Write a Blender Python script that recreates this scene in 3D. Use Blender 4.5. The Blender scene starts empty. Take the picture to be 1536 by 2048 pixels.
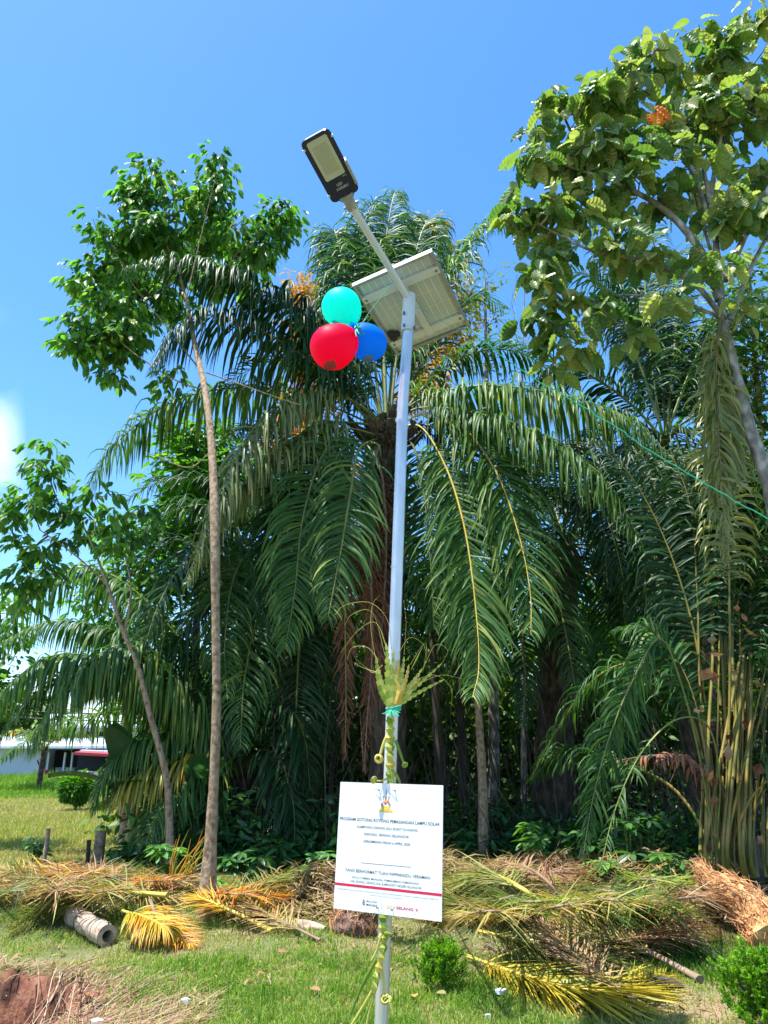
import bpy, math
import numpy as np
from math import radians as R, pi, sin, cos
from mathutils import Vector
SC = bpy.context.scene
COL = SC.collection

# ---------------------------------------------------------------- camera
FPX = 1490.0; TH = math.atan((1510-1024)/FPX); EYE = 1.55
cam_d = bpy.data.cameras.new('camera'); cam = bpy.data.objects.new('camera', cam_d); COL.objects.link(cam)
cam_d.sensor_fit = 'VERTICAL'; cam_d.sensor_height = 36; cam_d.lens = 36*FPX/2048
cam_d.clip_end = 2000; cam_d.clip_start = 0.05
cam.location = (0, 0, EYE); cam.rotation_euler = (pi/2+TH, 0, 0)
SC.camera = cam
# ---------------------------------------------------------------- sun, sky, exposure
SUN = Vector((-0.26, -0.09, 0.96)).normalized()
sl = bpy.data.lights.new('sun', 'SUN'); sl.energy = 5.0; sl.angle = R(0.5); sl.color = (1.0, 0.97, 0.92)
so = bpy.data.objects.new('sun', sl); COL.objects.link(so)
so.rotation_euler = (-SUN).to_track_quat('-Z', 'Y').to_euler()
W = bpy.data.worlds.new('World'); SC.world = W; W.use_nodes = True
wn, wl = W.node_tree.nodes, W.node_tree.links
wn.clear()
wo = wn.new('ShaderNodeOutputWorld'); bg = wn.new('ShaderNodeBackground'); sky = wn.new('ShaderNodeTexSky')
sky.sky_type = 'NISHITA'; sky.sun_disc = False
sky.sun_elevation = math.asin(SUN.z); sky.sun_rotation = math.atan2(SUN.x, SUN.y)
sky.air_density = 1.0; sky.dust_density = 0.6; sky.ozone_density = 3.0; sky.altitude = 50
hs = wn.new('ShaderNodeHueSaturation'); hs.inputs['Saturation'].default_value = 1.27; hs.inputs['Value'].default_value = 1.05
tcw = wn.new('ShaderNodeTexCoord'); sep = wn.new('ShaderNodeSeparateXYZ')
nz = wn.new('ShaderNodeTexNoise'); nz.inputs['Scale'].default_value = 4.2; nz.inputs['Detail'].default_value = 7
nz.inputs['Roughness'].default_value = 0.5
mpw = wn.new('ShaderNodeMapping'); mpw.inputs['Scale'].default_value = (1, 1, 1.6); mpw.inputs['Location'].default_value = (0.35, 0.2, 0.1)
rp = wn.new('ShaderNodeValToRGB'); rp.color_ramp.elements[0].position = 0.50; rp.color_ramp.elements[1].position = 0.62
azm = wn.new('ShaderNodeMapRange'); azm.inputs['From Min'].default_value = -.43; azm.inputs['From Max'].default_value = -.47
lowm = wn.new('ShaderNodeMapRange'); lowm.inputs['From Min'].default_value = 0.50; lowm.inputs['From Max'].default_value = 0.28
mul = wn.new('ShaderNodeMath'); mul.operation = 'MULTIPLY'
mixc = wn.new('ShaderNodeMix'); mixc.data_type = 'RGBA'; mixc.inputs['B'].default_value = (7.5, 7.9, 8.6, 1)
wl.new(sky.outputs[0], hs.inputs['Color']); wl.new(tcw.outputs['Generated'], mpw.inputs[0]); wl.new(mpw.outputs[0], nz.inputs[0])
wl.new(tcw.outputs['Generated'], sep.inputs[0]); wl.new(sep.outputs['Z'], lowm.inputs['Value'])
mu2 = wn.new('ShaderNodeMath'); mu2.operation = 'MULTIPLY'; wl.new(sep.outputs['X'], azm.inputs['Value'])
wl.new(nz.outputs[0], rp.inputs[0]); wl.new(rp.outputs[0], mul.inputs[0]); wl.new(lowm.outputs[0], mul.inputs[1])
wl.new(mul.outputs[0], mu2.inputs[0]); wl.new(azm.outputs[0], mu2.inputs[1]); wl.new(mu2.outputs[0], mixc.inputs['Factor']); wl.new(hs.outputs[0], mixc.inputs['A']); wl.new(mixc.outputs['Result'], bg.inputs['Color'])
bg.inputs['Strength'].default_value = 0.15
wl.new(bg.outputs[0], wo.inputs[0])
SC.view_settings.view_transform = 'Standard'; SC.view_settings.look = 'None'
SC.view_settings.exposure = 1.1; SC.view_settings.gamma = 1.0
SC.render.engine = 'CYCLES'
SC.cycles.max_bounces = 6; SC.cycles.diffuse_bounces = 3; SC.cycles.glossy_bounces = 2
SC.cycles.transmission_bounces = 4; SC.cycles.transparent_max_bounces = 6
SC.cycles.use_adaptive_sampling = True; SC.cycles.adaptive_threshold = 0.02
SC.cycles.use_denoising = True; SC.cycles.caustics_reflective = False; SC.cycles.caustics_refractive = False

# ---------------------------------------------------------------- helpers
rs = np.random.RandomState
def P(px, py, Y):
    a = (px-768)/FPX; b = -(py-1024)/FPX
    d = Y/(cos(TH)-b*sin(TH))
    return np.array([a*d, Y, EYE+d*(sin(TH)+b*cos(TH))])
def G(px, py, h=0.0):
    a = (px-768)/FPX; b = -(py-1024)/FPX
    d = (h-EYE)/(sin(TH)+b*cos(TH))
    return np.array([a*d, d*(cos(TH)-b*sin(TH)), h])
def nrm(v):
    v = np.asarray(v, float); return v/(np.linalg.norm(v, axis=-1, keepdims=True)+1e-12)
def snoise(x, y, s=1.0, seed=0):
    r = rs(seed); o = np.zeros_like(np.asarray(x, float)+np.asarray(y, float))
    for k in range(5):
        f = s*1.9**k; a = r.uniform(0, 2*pi); p, q = r.uniform(0, 6, 2)
        o = o + .62**k*np.sin(f*(x*cos(a)+y*sin(a))+p)*np.cos(f*(-x*sin(a)+y*cos(a))*.83+q)
    return o
def lump(x, y, cx, cy, rx, ry):
    return np.exp(-(((x-cx)/rx)**2+((y-cy)/ry)**2))
def gz(x, y):
    x = np.asarray(x, float); y = np.asarray(y, float)
    near = np.clip((14-np.hypot(x, y))/4, 0, 1)
    h = near*(0.03*snoise(x, y, 1.1, 3)+0.012*snoise(x, y, 5, 4))
    h = h+0.16*lump(x, y, -2.9, 8.9, 2.6, 1.2)+0.22*lump(x, y, 2.0, 9.0, 2.2, 1.5)
    d = np.hypot((x+3.1)/0.95, (y-5.55)/0.85)+0.06*snoise(x, y, 4, 9)
    s = np.clip((1.05-d)/0.13, 0, 1); s = s*s*(3-2*s)
    h = h-0.55*s
    d2 = np.hypot((x+2.0)/0.75, (y-5.5)/0.6)
    h = h-0.08*np.clip(1.15-d2, 0, 1)
    h = h+np.clip((y-33)/6, 0, 1)*np.clip((6-x)/4, 0, 1)*0.25
    return h

class MB:
    def __init__(s): s.V = []; s.F = []; s.n = 0
    def add(s, V, F, tint=0.5, mat=0, smooth=False):
        V = np.asarray(V, float).reshape(-1, 3); F = np.asarray(F, int)
        if F.ndim == 1: F = F[None]
        t = np.broadcast_to(np.asarray(tint, float), (len(F),))
        s.V.append(V); s.F.append((F+s.n, t, mat, smooth)); s.n += len(V)
    def box(s, c, ax, h, tint=0.5, mat=0):
        A = np.asarray(ax, float); c = np.asarray(c, float)
        sg = np.array([[i, j, k] for i in (-1, 1) for j in (-1, 1) for k in (-1, 1)], float)
        s.add(c+(sg*np.asarray(h))@A, [[0, 1, 3, 2], [4, 6, 7, 5], [0, 4, 5, 1], [2, 3, 7, 6], [0, 2, 6, 4], [1, 5, 7, 3]], tint, mat)
    def tube(s, pts, rad, sides=8, tint=0.5, mat=0, smooth=True, cap=True, flat=1.0, up=None):
        p = np.asarray(pts, float); n = len(p); rad = np.broadcast_to(np.asarray(rad, float), (n,))
        T = nrm(np.gradient(p, axis=0)); u = np.zeros((n, 3))
        r0 = np.array(up if up is not None else [0.0, 0, 1.0])
        if abs(T[0]@r0) > .95: r0 = np.array([1.0, 0, 0]) if up is None else r0
        for i in range(n):
            r0 = r0-T[i]*(r0@T[i]); r0 = r0/(np.linalg.norm(r0)+1e-9); u[i] = r0
        w = np.cross(T, u); a = np.arange(sides)*2*pi/sides
        V = p[:, None]+rad[:, None, None]*(np.cos(a)[None, :, None]*w[:, None]+flat*np.sin(a)[None, :, None]*u[:, None])
        i, j = np.meshgrid(np.arange(n-1), np.arange(sides), indexing='ij'); j2 = (j+1) % sides
        F = np.stack([i*sides+j, i*sides+j2, (i+1)*sides+j2, (i+1)*sides+j], -1).reshape(-1, 4)
        s.add(V.reshape(-1, 3), F, tint, mat, smooth)
        if cap:
            s.add(V[0], [list(range(sides))[::-1]], tint, mat); s.add(V[-1], [list(range(sides))], tint, mat)
    def build(s, name, mats, parent=None):
        me = bpy.data.meshes.new(name); V = np.concatenate(s.V)
        tot = sum(len(f[0]) for f in s.F)
        cnt = np.concatenate([np.full(len(f[0]), f[0].shape[1]) for f in s.F])
        idx = np.concatenate([f[0].ravel() for f in s.F])
        me.vertices.add(len(V)); me.vertices.foreach_set('co', V.ravel().astype(np.float32))
        me.loops.add(len(idx)); me.loops.foreach_set('vertex_index', idx.astype(np.int32))
        me.polygons.add(tot); me.polygons.foreach_set('loop_start', np.concatenate([[0], np.cumsum(cnt)[:-1]]).astype(np.int32))
        me.update(calc_edges=True)
        me.polygons.foreach_set('material_index', np.concatenate([np.full(len(f[0]), f[2]) for f in s.F]).astype(np.int32))
        me.polygons.foreach_set('use_smooth', np.concatenate([np.full(len(f[0]), f[3]) for f in s.F]))
        at = me.attributes.new('tint', 'FLOAT', 'FACE'); at.data.foreach_set('value', np.concatenate([f[1] for f in s.F]).astype(np.float32))
        for m in (mats if isinstance(mats, (list, tuple)) else [mats]): me.materials.append(m)
        o = bpy.data.objects.new(name, me); COL.objects.link(o)
        if parent is not None:
            o.parent = parent; o.matrix_parent_inverse = parent.matrix_basis.inverted()
        return o
def tag(o, label=None, cat=None, group=None, kind=None):
    for k, v in (('label', label), ('category', cat), ('group', group), ('kind', kind)):
        if v: o[k] = v
    return o
def thing(name, label, cat, loc=(0, 0, 0), group=None):
    o = bpy.data.objects.new(name, None); COL.objects.link(o); o.location = tuple(loc); o.empty_display_size = .2
    return tag(o, label, cat, group)
def catmull(pts, n):
    p = np.asarray(pts, float); p = np.vstack([2*p[0]-p[1], p, 2*p[-1]-p[-2]]); m = len(p)-3
    t = np.linspace(0, m-1e-6, n); i = t.astype(int); f = (t-i)[:, None]
    a, b, c, d = p[i], p[i+1], p[i+2], p[i+3]
    q = .5*((2*b)+(-a+c)*f+(2*a-5*b+4*c-d)*f**2+(-a+3*b-3*c+d)*f**3)
    s = np.concatenate([[0], np.cumsum(np.linalg.norm(np.diff(q, axis=0), axis=1))]); u = np.linspace(0, s[-1], n)
    return np.stack([np.interp(u, s, q[:, k]) for k in range(3)], 1)
def PP(l, Y0, Y1):
    n = len(l); return [P(x, y, Y0+(Y1-Y0)*i/(n-1)) for i, (x, y) in enumerate(l)]

# ---------------------------------------------------------------- materials
def newmat(name):
    m = bpy.data.materials.new(name); m.use_nodes = True; nt = m.node_tree
    return m, nt.nodes, nt.links, nt.nodes['Principled BSDF']
def ramp(n, l, src, cols):
    r = n.new('ShaderNodeValToRGB'); e = r.color_ramp.elements
    while len(e) < len(cols): e.new(0.5)
    for i, c in enumerate(cols):
        e[i].position = c[0] if len(c) == 2 else i/(len(cols)-1); cc = c[1] if len(c) == 2 else c
        e[i].color = (*cc, 1)
    l.new(src, r.inputs[0]); return r.outputs[0]
def leafmat(name, cols, rough=.4, trans=.3, tcol=(1.5, 1.6, .7), spec=.5, bump=0):
    m, n, l, b = newmat(name)
    a = n.new('ShaderNodeAttribute'); a.attribute_name = 'tint'
    no = n.new('ShaderNodeTexNoise'); no.inputs['Scale'].default_value = 6; no.inputs['Detail'].default_value = 2
    g = n.new('ShaderNodeNewGeometry'); l.new(g.outputs['Position'], no.inputs['Vector'])
    ma = n.new('ShaderNodeMath'); ma.operation = 'MULTIPLY_ADD'; ma.inputs[1].default_value = .35; ma.inputs[2].default_value = -.175
    l.new(no.outputs[0], ma.inputs[0]); ad = n.new('ShaderNodeMath'); ad.use_clamp = True
    l.new(ma.outputs[0], ad.inputs[0]); l.new(a.outputs['Fac'], ad.inputs[1])
    c = ramp(n, l, ad.outputs[0], cols)
    l.new(c, b.inputs['Base Color']); b.inputs['Roughness'].default_value = rough; b.inputs['Specular IOR Level'].default_value = spec
    if trans > 0:
        t = n.new('ShaderNodeBsdfTranslucent'); mu = n.new('ShaderNodeMix'); mu.data_type = 'RGBA'; mu.blend_type = 'MULTIPLY'
        mu.inputs['Factor'].default_value = 1; mu.inputs['B'].default_value = (*tcol, 1); l.new(c, mu.inputs['A'])
        l.new(mu.outputs['Result'], t.inputs['Color'])
        mx = n.new('ShaderNodeMixShader'); mx.inputs[0].default_value = trans
        l.new(b.outputs[0], mx.inputs[1]); l.new(t.outputs[0], mx.inputs[2]); l.new(mx.outputs[0], n['Material Output'].inputs['Surface'])
    return m
def surf(name, cols, scale=8, rough=.8, metal=0, bump=.3, stretch=(1, 1, 1), spec=.4, detail=6, dist=.02):
    m, n, l, b = newmat(name)
    g = n.new('ShaderNodeNewGeometry'); mp = n.new('ShaderNodeMapping'); mp.inputs['Scale'].default_value = stretch
    l.new(g.outputs['Position'], mp.inputs[0])
    no = n.new('ShaderNodeTexNoise'); no.inputs['Scale'].default_value = scale; no.inputs['Detail'].default_value = detail
    l.new(mp.outputs[0], no.inputs['Vector'])
    mr = n.new('ShaderNodeMapRange'); mr.inputs['From Min'].default_value = .3; mr.inputs['From Max'].default_value = .7
    l.new(no.outputs[0], mr.inputs['Value'])
    l.new(ramp(n, l, mr.outputs[0], cols), b.inputs['Base Color'])
    b.inputs['Roughness'].default_value = rough; b.inputs['Metallic'].default_value = metal; b.inputs['Specular IOR Level'].default_value = spec
    if bump:
        bu = n.new('ShaderNodeBump'); bu.inputs['Strength'].default_value = bump; bu.inputs['Distance'].default_value = dist
        l.new(no.outputs[0], bu.inputs['Height']); l.new(bu.outputs[0], b.inputs['Normal'])
    return m
M = {}
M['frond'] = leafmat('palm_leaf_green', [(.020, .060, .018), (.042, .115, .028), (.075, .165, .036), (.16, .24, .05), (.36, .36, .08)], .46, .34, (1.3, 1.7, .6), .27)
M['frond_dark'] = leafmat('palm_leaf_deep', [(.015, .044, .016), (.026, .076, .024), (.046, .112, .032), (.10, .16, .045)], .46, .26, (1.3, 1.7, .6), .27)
M['frond_olive'] = leafmat('palm_leaf_olive', [(0.0517, 0.0978, 0.03), (0.103, 0.149, 0.045), (0.184, 0.218, 0.06), (0.322, 0.31, 0.09)], 0.42, .28, (1.3, 1.4, .6), 0.4)
M['frond_dead'] = leafmat('palm_leaf_dead', [(0.069, 0.027, 0.0153), (0.138, 0.0522, 0.0289), (0.218, 0.09, 0.051), (0.299, 0.153, 0.085)], .7, .15, (1.3, 1, .7), .2)
M['frond_yellow'] = leafmat('palm_leaf_yellow', [(.16, .19, .03), (.40, .34, .03), (.60, .44, .04), (.58, .28, .02), (.42, .15, .02)], .45, .25, (1.3, 1.1, .5), .4)
M['frond_mixed'] = leafmat('palm_leaf_wilting', [(.10, .14, .04), (.22, .24, .06), (.38, .34, .09), (.44, .30, .11), (.32, .16, .08)], .5, .25, (1.2, 1.1, .6), .3)
M['frond_wilt'] = leafmat('palm_leaf_dry_straw', [(.26, .22, .09), (.36, .27, .13), (.40, .24, .13), (.27, .14, .08)], .6, .2, (1.2, 1, .7), .3)
M['rachis'] = surf('rachis_green', [(.10, .14, .03), (.22, .24, .05)], 5, .45, 0, .1)
M['rachis_dead'] = surf('rachis_brown', [(.16, .10, .06), (.30, .22, .15)], 8, .8, 0, .2)
M['rachis_yellow'] = surf('rachis_yellow', [(.42, .36, .06), (.60, .46, .08), (.58, .33, .06)], 3, .4, 0, .1)
M['petiole'] = surf('petiole_olive', [(.08, .09, .015), (.20, .17, .03), (.32, .20, .05)], 4, .45, 0, .15)
M['bark_pale'] = surf('bark_pale_brown', [(.14, .09, .055), (.30, .21, .13), (.40, .31, .21)], 22, .9, 0, .9, (1, 1, .7), .2)
M['bark_grey'] = surf('bark_grey', [(.07, .065, .05), (.22, .20, .17), (.50, .47, .43)], 9, .85, 0, .5, (1, 1, .6))
M['bark_palm'] = surf('bark_palm', [(.022, .018, .013), (.065, .048, .035), (.15, .11, .08)], 12, .95, 0, .9, (1, 1, .5), dist=.05)
M['bark_dark'] = surf('bark_dark', [(.035, .03, .022), (.09, .075, .055)], 9, .9, 0, .5, (1, 1, .4))
M['twig'] = surf('twig', [(.09, .08, .055), (.20, .17, .12)], 9, .85, 0, .2)
M['rubber'] = leafmat('leaf_rubber', [(.045, .115, .035), (.07, .18, .045), (.11, .24, .055), (.20, .34, .06), (.40, .44, .08)], .45, .5, (1.4, 1.8, .6), .35)
M['bright'] = leafmat('leaf_bright', [(0.042, 0.126, 0.018), (0.084, 0.21, 0.024), (0.168, 0.336, 0.036)], .45, .45, (1.7, 2.0, .5), .4)
M['ribbed'] = leafmat('leaf_ribbed', [(.05, .11, .035), (.085, .17, .05), (.14, .23, .06), (.26, .31, .09), (.42, .42, .18)], .36, .42, (1.4, 1.6, .6), .55)
M['flower'] = leafmat('leaf_orange', [(0.182, 0.18, 0.03), (0.39, 0.3, 0.04), (0.715, 0.312, 0.03), (0.715, 0.192, 0.03)], .6, .35, (1.2, 1, .4), .3)
M['smallleaf'] = leafmat('leaf_small_olive', [(0.056, 0.112, 0.039), (0.126, 0.182, 0.065), (0.252, 0.308, 0.091)], .45, .35, (1.5, 1.6, .6), .4)
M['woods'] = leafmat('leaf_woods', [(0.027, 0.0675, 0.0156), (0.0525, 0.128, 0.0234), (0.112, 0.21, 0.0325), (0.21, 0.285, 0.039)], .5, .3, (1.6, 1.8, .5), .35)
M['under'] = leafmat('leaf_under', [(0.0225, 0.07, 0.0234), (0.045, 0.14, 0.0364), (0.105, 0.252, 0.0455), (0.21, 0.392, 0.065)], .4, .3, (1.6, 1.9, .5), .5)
M['grass'] = leafmat('grass_blade', [(.085, .19, .018), (.18, .33, .035), (.30, .37, .07), (.46, .38, .17), (.52, .35, .22)], .6, .4, (1.3, 1.5, .5), .25)
M['cypress'] = leafmat('cypress', [(.05, .10, .015), (.10, .22, .015), (.19, .38, .02), (.26, .46, .03)], .55, .35, (1.4, 1.7, .4), .3)
M['banana'] = leafmat('leaf_banana', [(.02, .07, .035), (.04, .11, .05), (.06, .14, .06)], .4, .3, (1.4, 1.8, .7), .5)
# ---------------------------------------------------------------- ground
def build_ground():
    def axis(a, b, step, far, grow=1.13):
        v = list(np.arange(a, b, step)); s = step; x = v[-1]; hi = []
        while x < far: s *= grow; x += s; hi.append(x)
        s = step; x = v[0]; lo = []
        while x > -far: s *= grow; x -= s; lo.append(x)
        return np.array(lo[::-1]+v+hi)
    xs = axis(-4.5, 4.2, .045, 900); ys = axis(4.2, 10.5, .045, 900)
    X, Y = np.meshgrid(xs, ys); Z = gz(X, Y)
    d = np.hypot((X+3.1)/.95, (Y-5.55)/.85)
    pit = np.clip((1.5-d)/.5, 0, 1)
    Z = Z+.028*pit*snoise(X, Y, 11, 21)+.012*pit*snoise(X, Y, 37, 22)
    V = np.stack([X, Y, Z], -1).reshape(-1, 3); nx, ny = len(xs), len(ys)
    i, j = np.meshgrid(np.arange(ny-1), np.arange(nx-1), indexing='ij')
    F = np.stack([i*nx+j, i*nx+j+1, (i+1)*nx+j+1, (i+1)*nx+j], -1).reshape(-1, 4)
    mb = MB(); mb.add(V, F, .5, 0, True)
    m, n, l, b = newmat('ground_soil_and_turf')
    def at(nm):
        a = n.new('ShaderNodeAttribute'); a.attribute_name = nm; return a.outputs['Fac']
    g = n.new('ShaderNodeNewGeometry')
    def noise(sc, det=6):
        no = n.new('ShaderNodeTexNoise'); no.inputs['Scale'].default_value = sc; no.inputs['Detail'].default_value = det
        l.new(g.outputs['Position'], no.inputs['Vector']); return no.outputs[0]
    turf = ramp(n, l, noise(1.3, 8), [(.34, (.08, .12, .04)), (.46, (.13, .15, .06)), (.56, (.20, .18, .10)), (.68, (.28, .19, .13))])
    soil = ramp(n, l, noise(5, 8), [(.3, (.03, .016, .012)), (.45, (.085, .038, .025)), (.58, (.20, .085, .050)), (.75, (.24, .15, .10))])
    litter = ramp(n, l, noise(9, 8), [(.3, (.07, .05, .03)), (.5, (.17, .11, .07)), (.7, (.30, .20, .12))])
    def mx(a, b_, f):
        q = n.new('ShaderNodeMix'); q.data_type = 'RGBA'; l.new(f, q.inputs['Factor']); l.new(a, q.inputs['A']); l.new(b_, q.inputs['B']); return q.outputs['Result']
    c = mx(mx(turf, litter, at('litter')), soil, at('soil'))
    l.new(c, b.inputs['Base Color']); b.inputs['Roughness'].default_value = .95; b.inputs['Specular IOR Level'].default_value = .15
    bu = n.new('ShaderNodeBump'); bu.inputs['Strength'].default_value = .8; bu.inputs['Distance'].default_value = .03
    l.new(noise(22, 8), bu.inputs['Height']); l.new(bu.outputs[0], b.inputs['Normal'])
    o = mb.build('ground', m); tag(o, kind='structure')
    for nm, v in (('soil', soil_mask(X, Y)), ('litter', litter_mask(X, Y))):
        a = o.data.attributes.new(nm, 'FLOAT', 'POINT'); a.data.foreach_set('value', v.ravel().astype(np.float32))
def soil_mask(X, Y):
    d = np.hypot((X+3.0)/1.08, (Y-5.5)/.93)+.10*snoise(X, Y, 3, 31)
    a = np.clip((1.22-d)/.25, 0, 1)
    b = np.clip(1.1-np.hypot((X+1.75)/.75, (Y-5.35)/.5)+.15*snoise(X, Y, 4, 32), 0, 1)
    c = .6*np.clip(snoise(X, Y, 2.2, 33)-.9, 0, 1)
    e = np.clip(1.2-np.hypot((X-2.9)/.9, (Y-7.3)/.5)+.2*snoise(X, Y, 4, 34), 0, 1)*.7
    return np.clip(np.maximum.reduce([a, b, c, e]), 0, 1)
def litter_mask(X, Y):
    edge = 7.75+.12*snoise(X, Y, 1.7, 35)+np.where(X > .8, -.3, 0)
    a = np.clip((Y-edge)/.4, 0, 1)*np.clip((12.5+np.clip(X, -3, 20)*3-Y)/1.0, 0, 1)*np.clip((X+5.2)/.8, 0, 1)
    return np.clip(a, 0, 1)
build_ground()

# ---------------------------------------------------------------- grass
def blades(name, X, Y, h, w, tint, lean=.5, seed=1):
    r = rs(seed); n = len(X); a = r.uniform(0, 2*pi, n); b = r.uniform(0, 2*pi, n); ln = np.abs(r.normal(0, lean, n))
    p = np.stack([X, Y, gz(X, Y)-.005], 1)
    sd = np.stack([np.cos(a), np.sin(a), 0*a], 1); le = np.stack([np.cos(b)*ln, np.sin(b)*ln, 1+0*a], 1); le = nrm(le)
    h = h[:, None]; w = np.broadcast_to(w, (n,))[:, None]
    m = p+le*h*.55; le2 = nrm(le+np.stack([np.cos(b)*ln, np.sin(b)*ln, -.4*ln], 1)); t = m+le2*h*.45
    V = np.stack([p-sd*w, p+sd*w, m+sd*w*.7, m-sd*w*.7, t], 1)
    k = np.arange(n)[:, None]*5; mb = MB()
    mb.add(V.reshape(-1, 3), k+np.array([[0, 1, 2, 3]]), tint)
    mb.F.append((k+np.array([[3, 2, 4]]), tint, 0, False))
    o = mb.build(name, M['grass']); tag(o, {'lawn_grass': 'short green lawn grass growing round the lamp pole', 'field_grass': 'tall dry olive grass of the open field behind the fence posts', 'bank_grass': 'bright green weeds on the bank below the house'}[name], 'grass', kind='stuff')
def grass_patch():
    r = rs(5); n = 330000
    Y = 4.6+4.6*r.rand(n)**1.15; X = (r.rand(n)*2-1)*(.66*Y+.3)
    so_, li = soil_mask(X, Y), litter_mask(X, Y)
    pat = np.clip(.5+.28*snoise(X, Y, 1.5, 11)+.15*snoise(X, Y, 6, 12), 0, 1)
    keep = r.rand(n) < np.clip((1-so_)*(1-.93*li)*(.45+.75*pat), 0.03, 1)
    keep &= np.hypot((X+3.1)/.95, (Y-5.55)/.85) > 1.0
    X, Y, pat = X[keep], Y[keep], pat[keep]; n = len(X)
    tint = np.clip(.80-.78*pat+.15*r.randn(n)+(r.rand(n) < .2)*.35, 0, 1)
    h = (.020+.042*r.rand(n)**1.4)*(.45+1.1*pat)+(r.rand(n) < .02)*.06
    blades('lawn_grass', X, Y, h, .0028+.002*r.rand(n), tint, .7, 6)
    n = 170000; Y = 9.5+28*r.rand(n)**1.6; X = -.2-r.rand(n)*(.60*Y); k = (litter_mask(X, Y) < .5) & (X < -1.7); X, Y = X[k], Y[k]; n = len(X)
    pat = np.clip(.5+.3*snoise(X, Y, .5, 13), 0, 1)
    blades('field_grass', X, Y, (.05+.10*r.rand(n))*(.5+pat), .003+.00045*Y, np.clip(.78-.2*pat+.12*r.randn(n), 0, 1), .45, 7)
    n = 45000; Y = 29+12*r.rand(n); X = -Y*(.25+.35*r.rand(n)); pat = np.clip(.5+.3*snoise(X, Y, .7, 15), 0, 1)
    blades('bank_grass', X, Y, (.2+.5*r.rand(n))*(.3+pat)*np.clip((Y-27)/9, .3, 1), .02+.01*r.rand(n), np.clip(.08+.25*r.rand(n)+.25*pat*(r.rand(n) < .4), 0, 1), .5, 8)
grass_patch()

# ---------------------------------------------------------------- text helper
def text_verts(s, size_h, width=None, shear=0, bold=0):
    cu = bpy.data.curves.new('t', 'FONT'); cu.body = s; cu.size = 1; cu.align_x = 'CENTER'; cu.offset = bold; cu.resolution_u = 2; cu.shear = shear
    o = bpy.data.objects.new('t', cu); me = bpy.data.meshes.new_from_object(o)
    V = np.zeros(len(me.vertices)*3); me.vertices.foreach_get('co', V); V = V.reshape(-1, 3)[:, :2]
    me.calc_loop_triangles(); F = np.zeros(len(me.loop_triangles)*3, int); me.loop_triangles.foreach_get('vertices', F)
    bpy.data.objects.remove(o); bpy.data.curves.remove(cu); bpy.data.meshes.remove(me)
    lo, hi = V.min(0), V.max(0); c = (lo+hi)/2; sy = size_h/(hi[1]-lo[1]); sx = width/(hi[0]-lo[0]) if width else sy
    return (V-c)*np.array([sx, sy]), F.reshape(-1, 3)
def flatmat(name, col, rough=.6, metal=0, spec=.4):
    m, n, l, b = newmat(name); b.inputs['Base Color'].default_value = (*col, 1); b.inputs['Roughness'].default_value = rough
    b.inputs['Metallic'].default_value = metal; b.inputs['Specular IOR Level'].default_value = spec; return m
M['galv'] = surf('galvanised_steel', [(.50, .51, .52), (.60, .61, .62), (.72, .72, .72)], 14, .38, .65, .05, (1, 1, .25), dist=.004)
M['steel_white'] = surf('white_painted_steel', [(.52, .56, .60), (.60, .63, .66)], 5, .45, 0, .03)
M['alu'] = surf('cast_aluminium', [(.26, .28, .29), (.36, .38, .39)], 20, .5, .5, .1)
M['navy'] = flatmat('navy_glass_border', (.006, .012, .05), .22, 0, .5)
M['lens'] = surf('lamp_lens', [(.40, .45, .42), (.45, .50, .46)], 6, .3, 0, 0)
M['led'] = flatmat('led_grid', (.25, .28, .22), .5)
M['white'] = surf('sign_white', [(.68, .72, .74), (.70, .74, .76)], 2, .4, 0, 0)
M['ink'] = flatmat('ink_grey', (.02, .025, .03)); M['ink_light'] = flatmat('ink_pale', (.12, .14, .16)); M['ink_red'] = flatmat('ink_red', (.55, .01, .05))
M['ink_yel'] = flatmat('ink_yellow', (.75, .50, .04)); M['ink_pur'] = flatmat('ink_purple', (.22, .07, .16)); M['ink_org'] = flatmat('ink_orange', (.80, .30, .10))
M['label'] = flatmat('pale_blue_print', (.40, .47, .60)); M['black'] = surf('black_plastic', [(.012, .013, .02), (.03, .03, .04)], 20, .5)
M['back'] = surf('panel_backsheet', [(.40, .46, .52), (.46, .52, .58)], 4, .5, 0, 0); M['grid'] = flatmat('panel_grid', (.74, .74, .70), .5)
M['cell'] = flatmat('solar_cell', (.01, .015, .05), .15); M['screw'] = flatmat('screw_head', (.25, .25, .25), .4, .8)
M['string'] = flatmat('green_raffia', (.04, .50, .30), .5); M['cable'] = flatmat('black_cable', (.02, .02, .02), .5)

# ---------------------------------------------------------------- street lamp
PB = np.array([-0.021, 4.6, 0.0]); PT = P(818, 640, 4.6); pd = nrm(PT-PB)
base = PB+pd*(0); base[2] = gz(base[0], base[1])
lamp = thing('street_lamp', 'galvanised solar street lamp pole with angled arm and navy edged lamp head', 'street lamp', base)
mb = MB(); mb.tube([base-pd*.1, P(806, 800, 4.6), PT], [.0375, .0375, .0375], 28, .5, 0, True)
for q in (P(793, 1135, 4.6), P(785, 1330, 4.6)): mb.tube([q-pd*.003, q+pd*.003], [.0385, .0385], 28)
mb.build('pole', M['galv'], lamp)
UX = np.array([.8999, -.393, .187]); VX = nrm(np.array([-.42, -.885, .205])); UX = nrm(UX-VX*(UX@VX)); NX = np.cross(UX, VX)  # NX points up (panel face)
if NX[2] < 0: NX = -NX
mb = MB(); s0 = P(815, 664, 4.6); s1 = P(819, 590, 4.6)
mb.tube([s0, s0+(s1-s0)*.06, s1], [.049, .047, .044], 28, .5, 0)
sl_ = mb.build('sleeve', M['steel_white'], lamp)
mb = MB()
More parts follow.
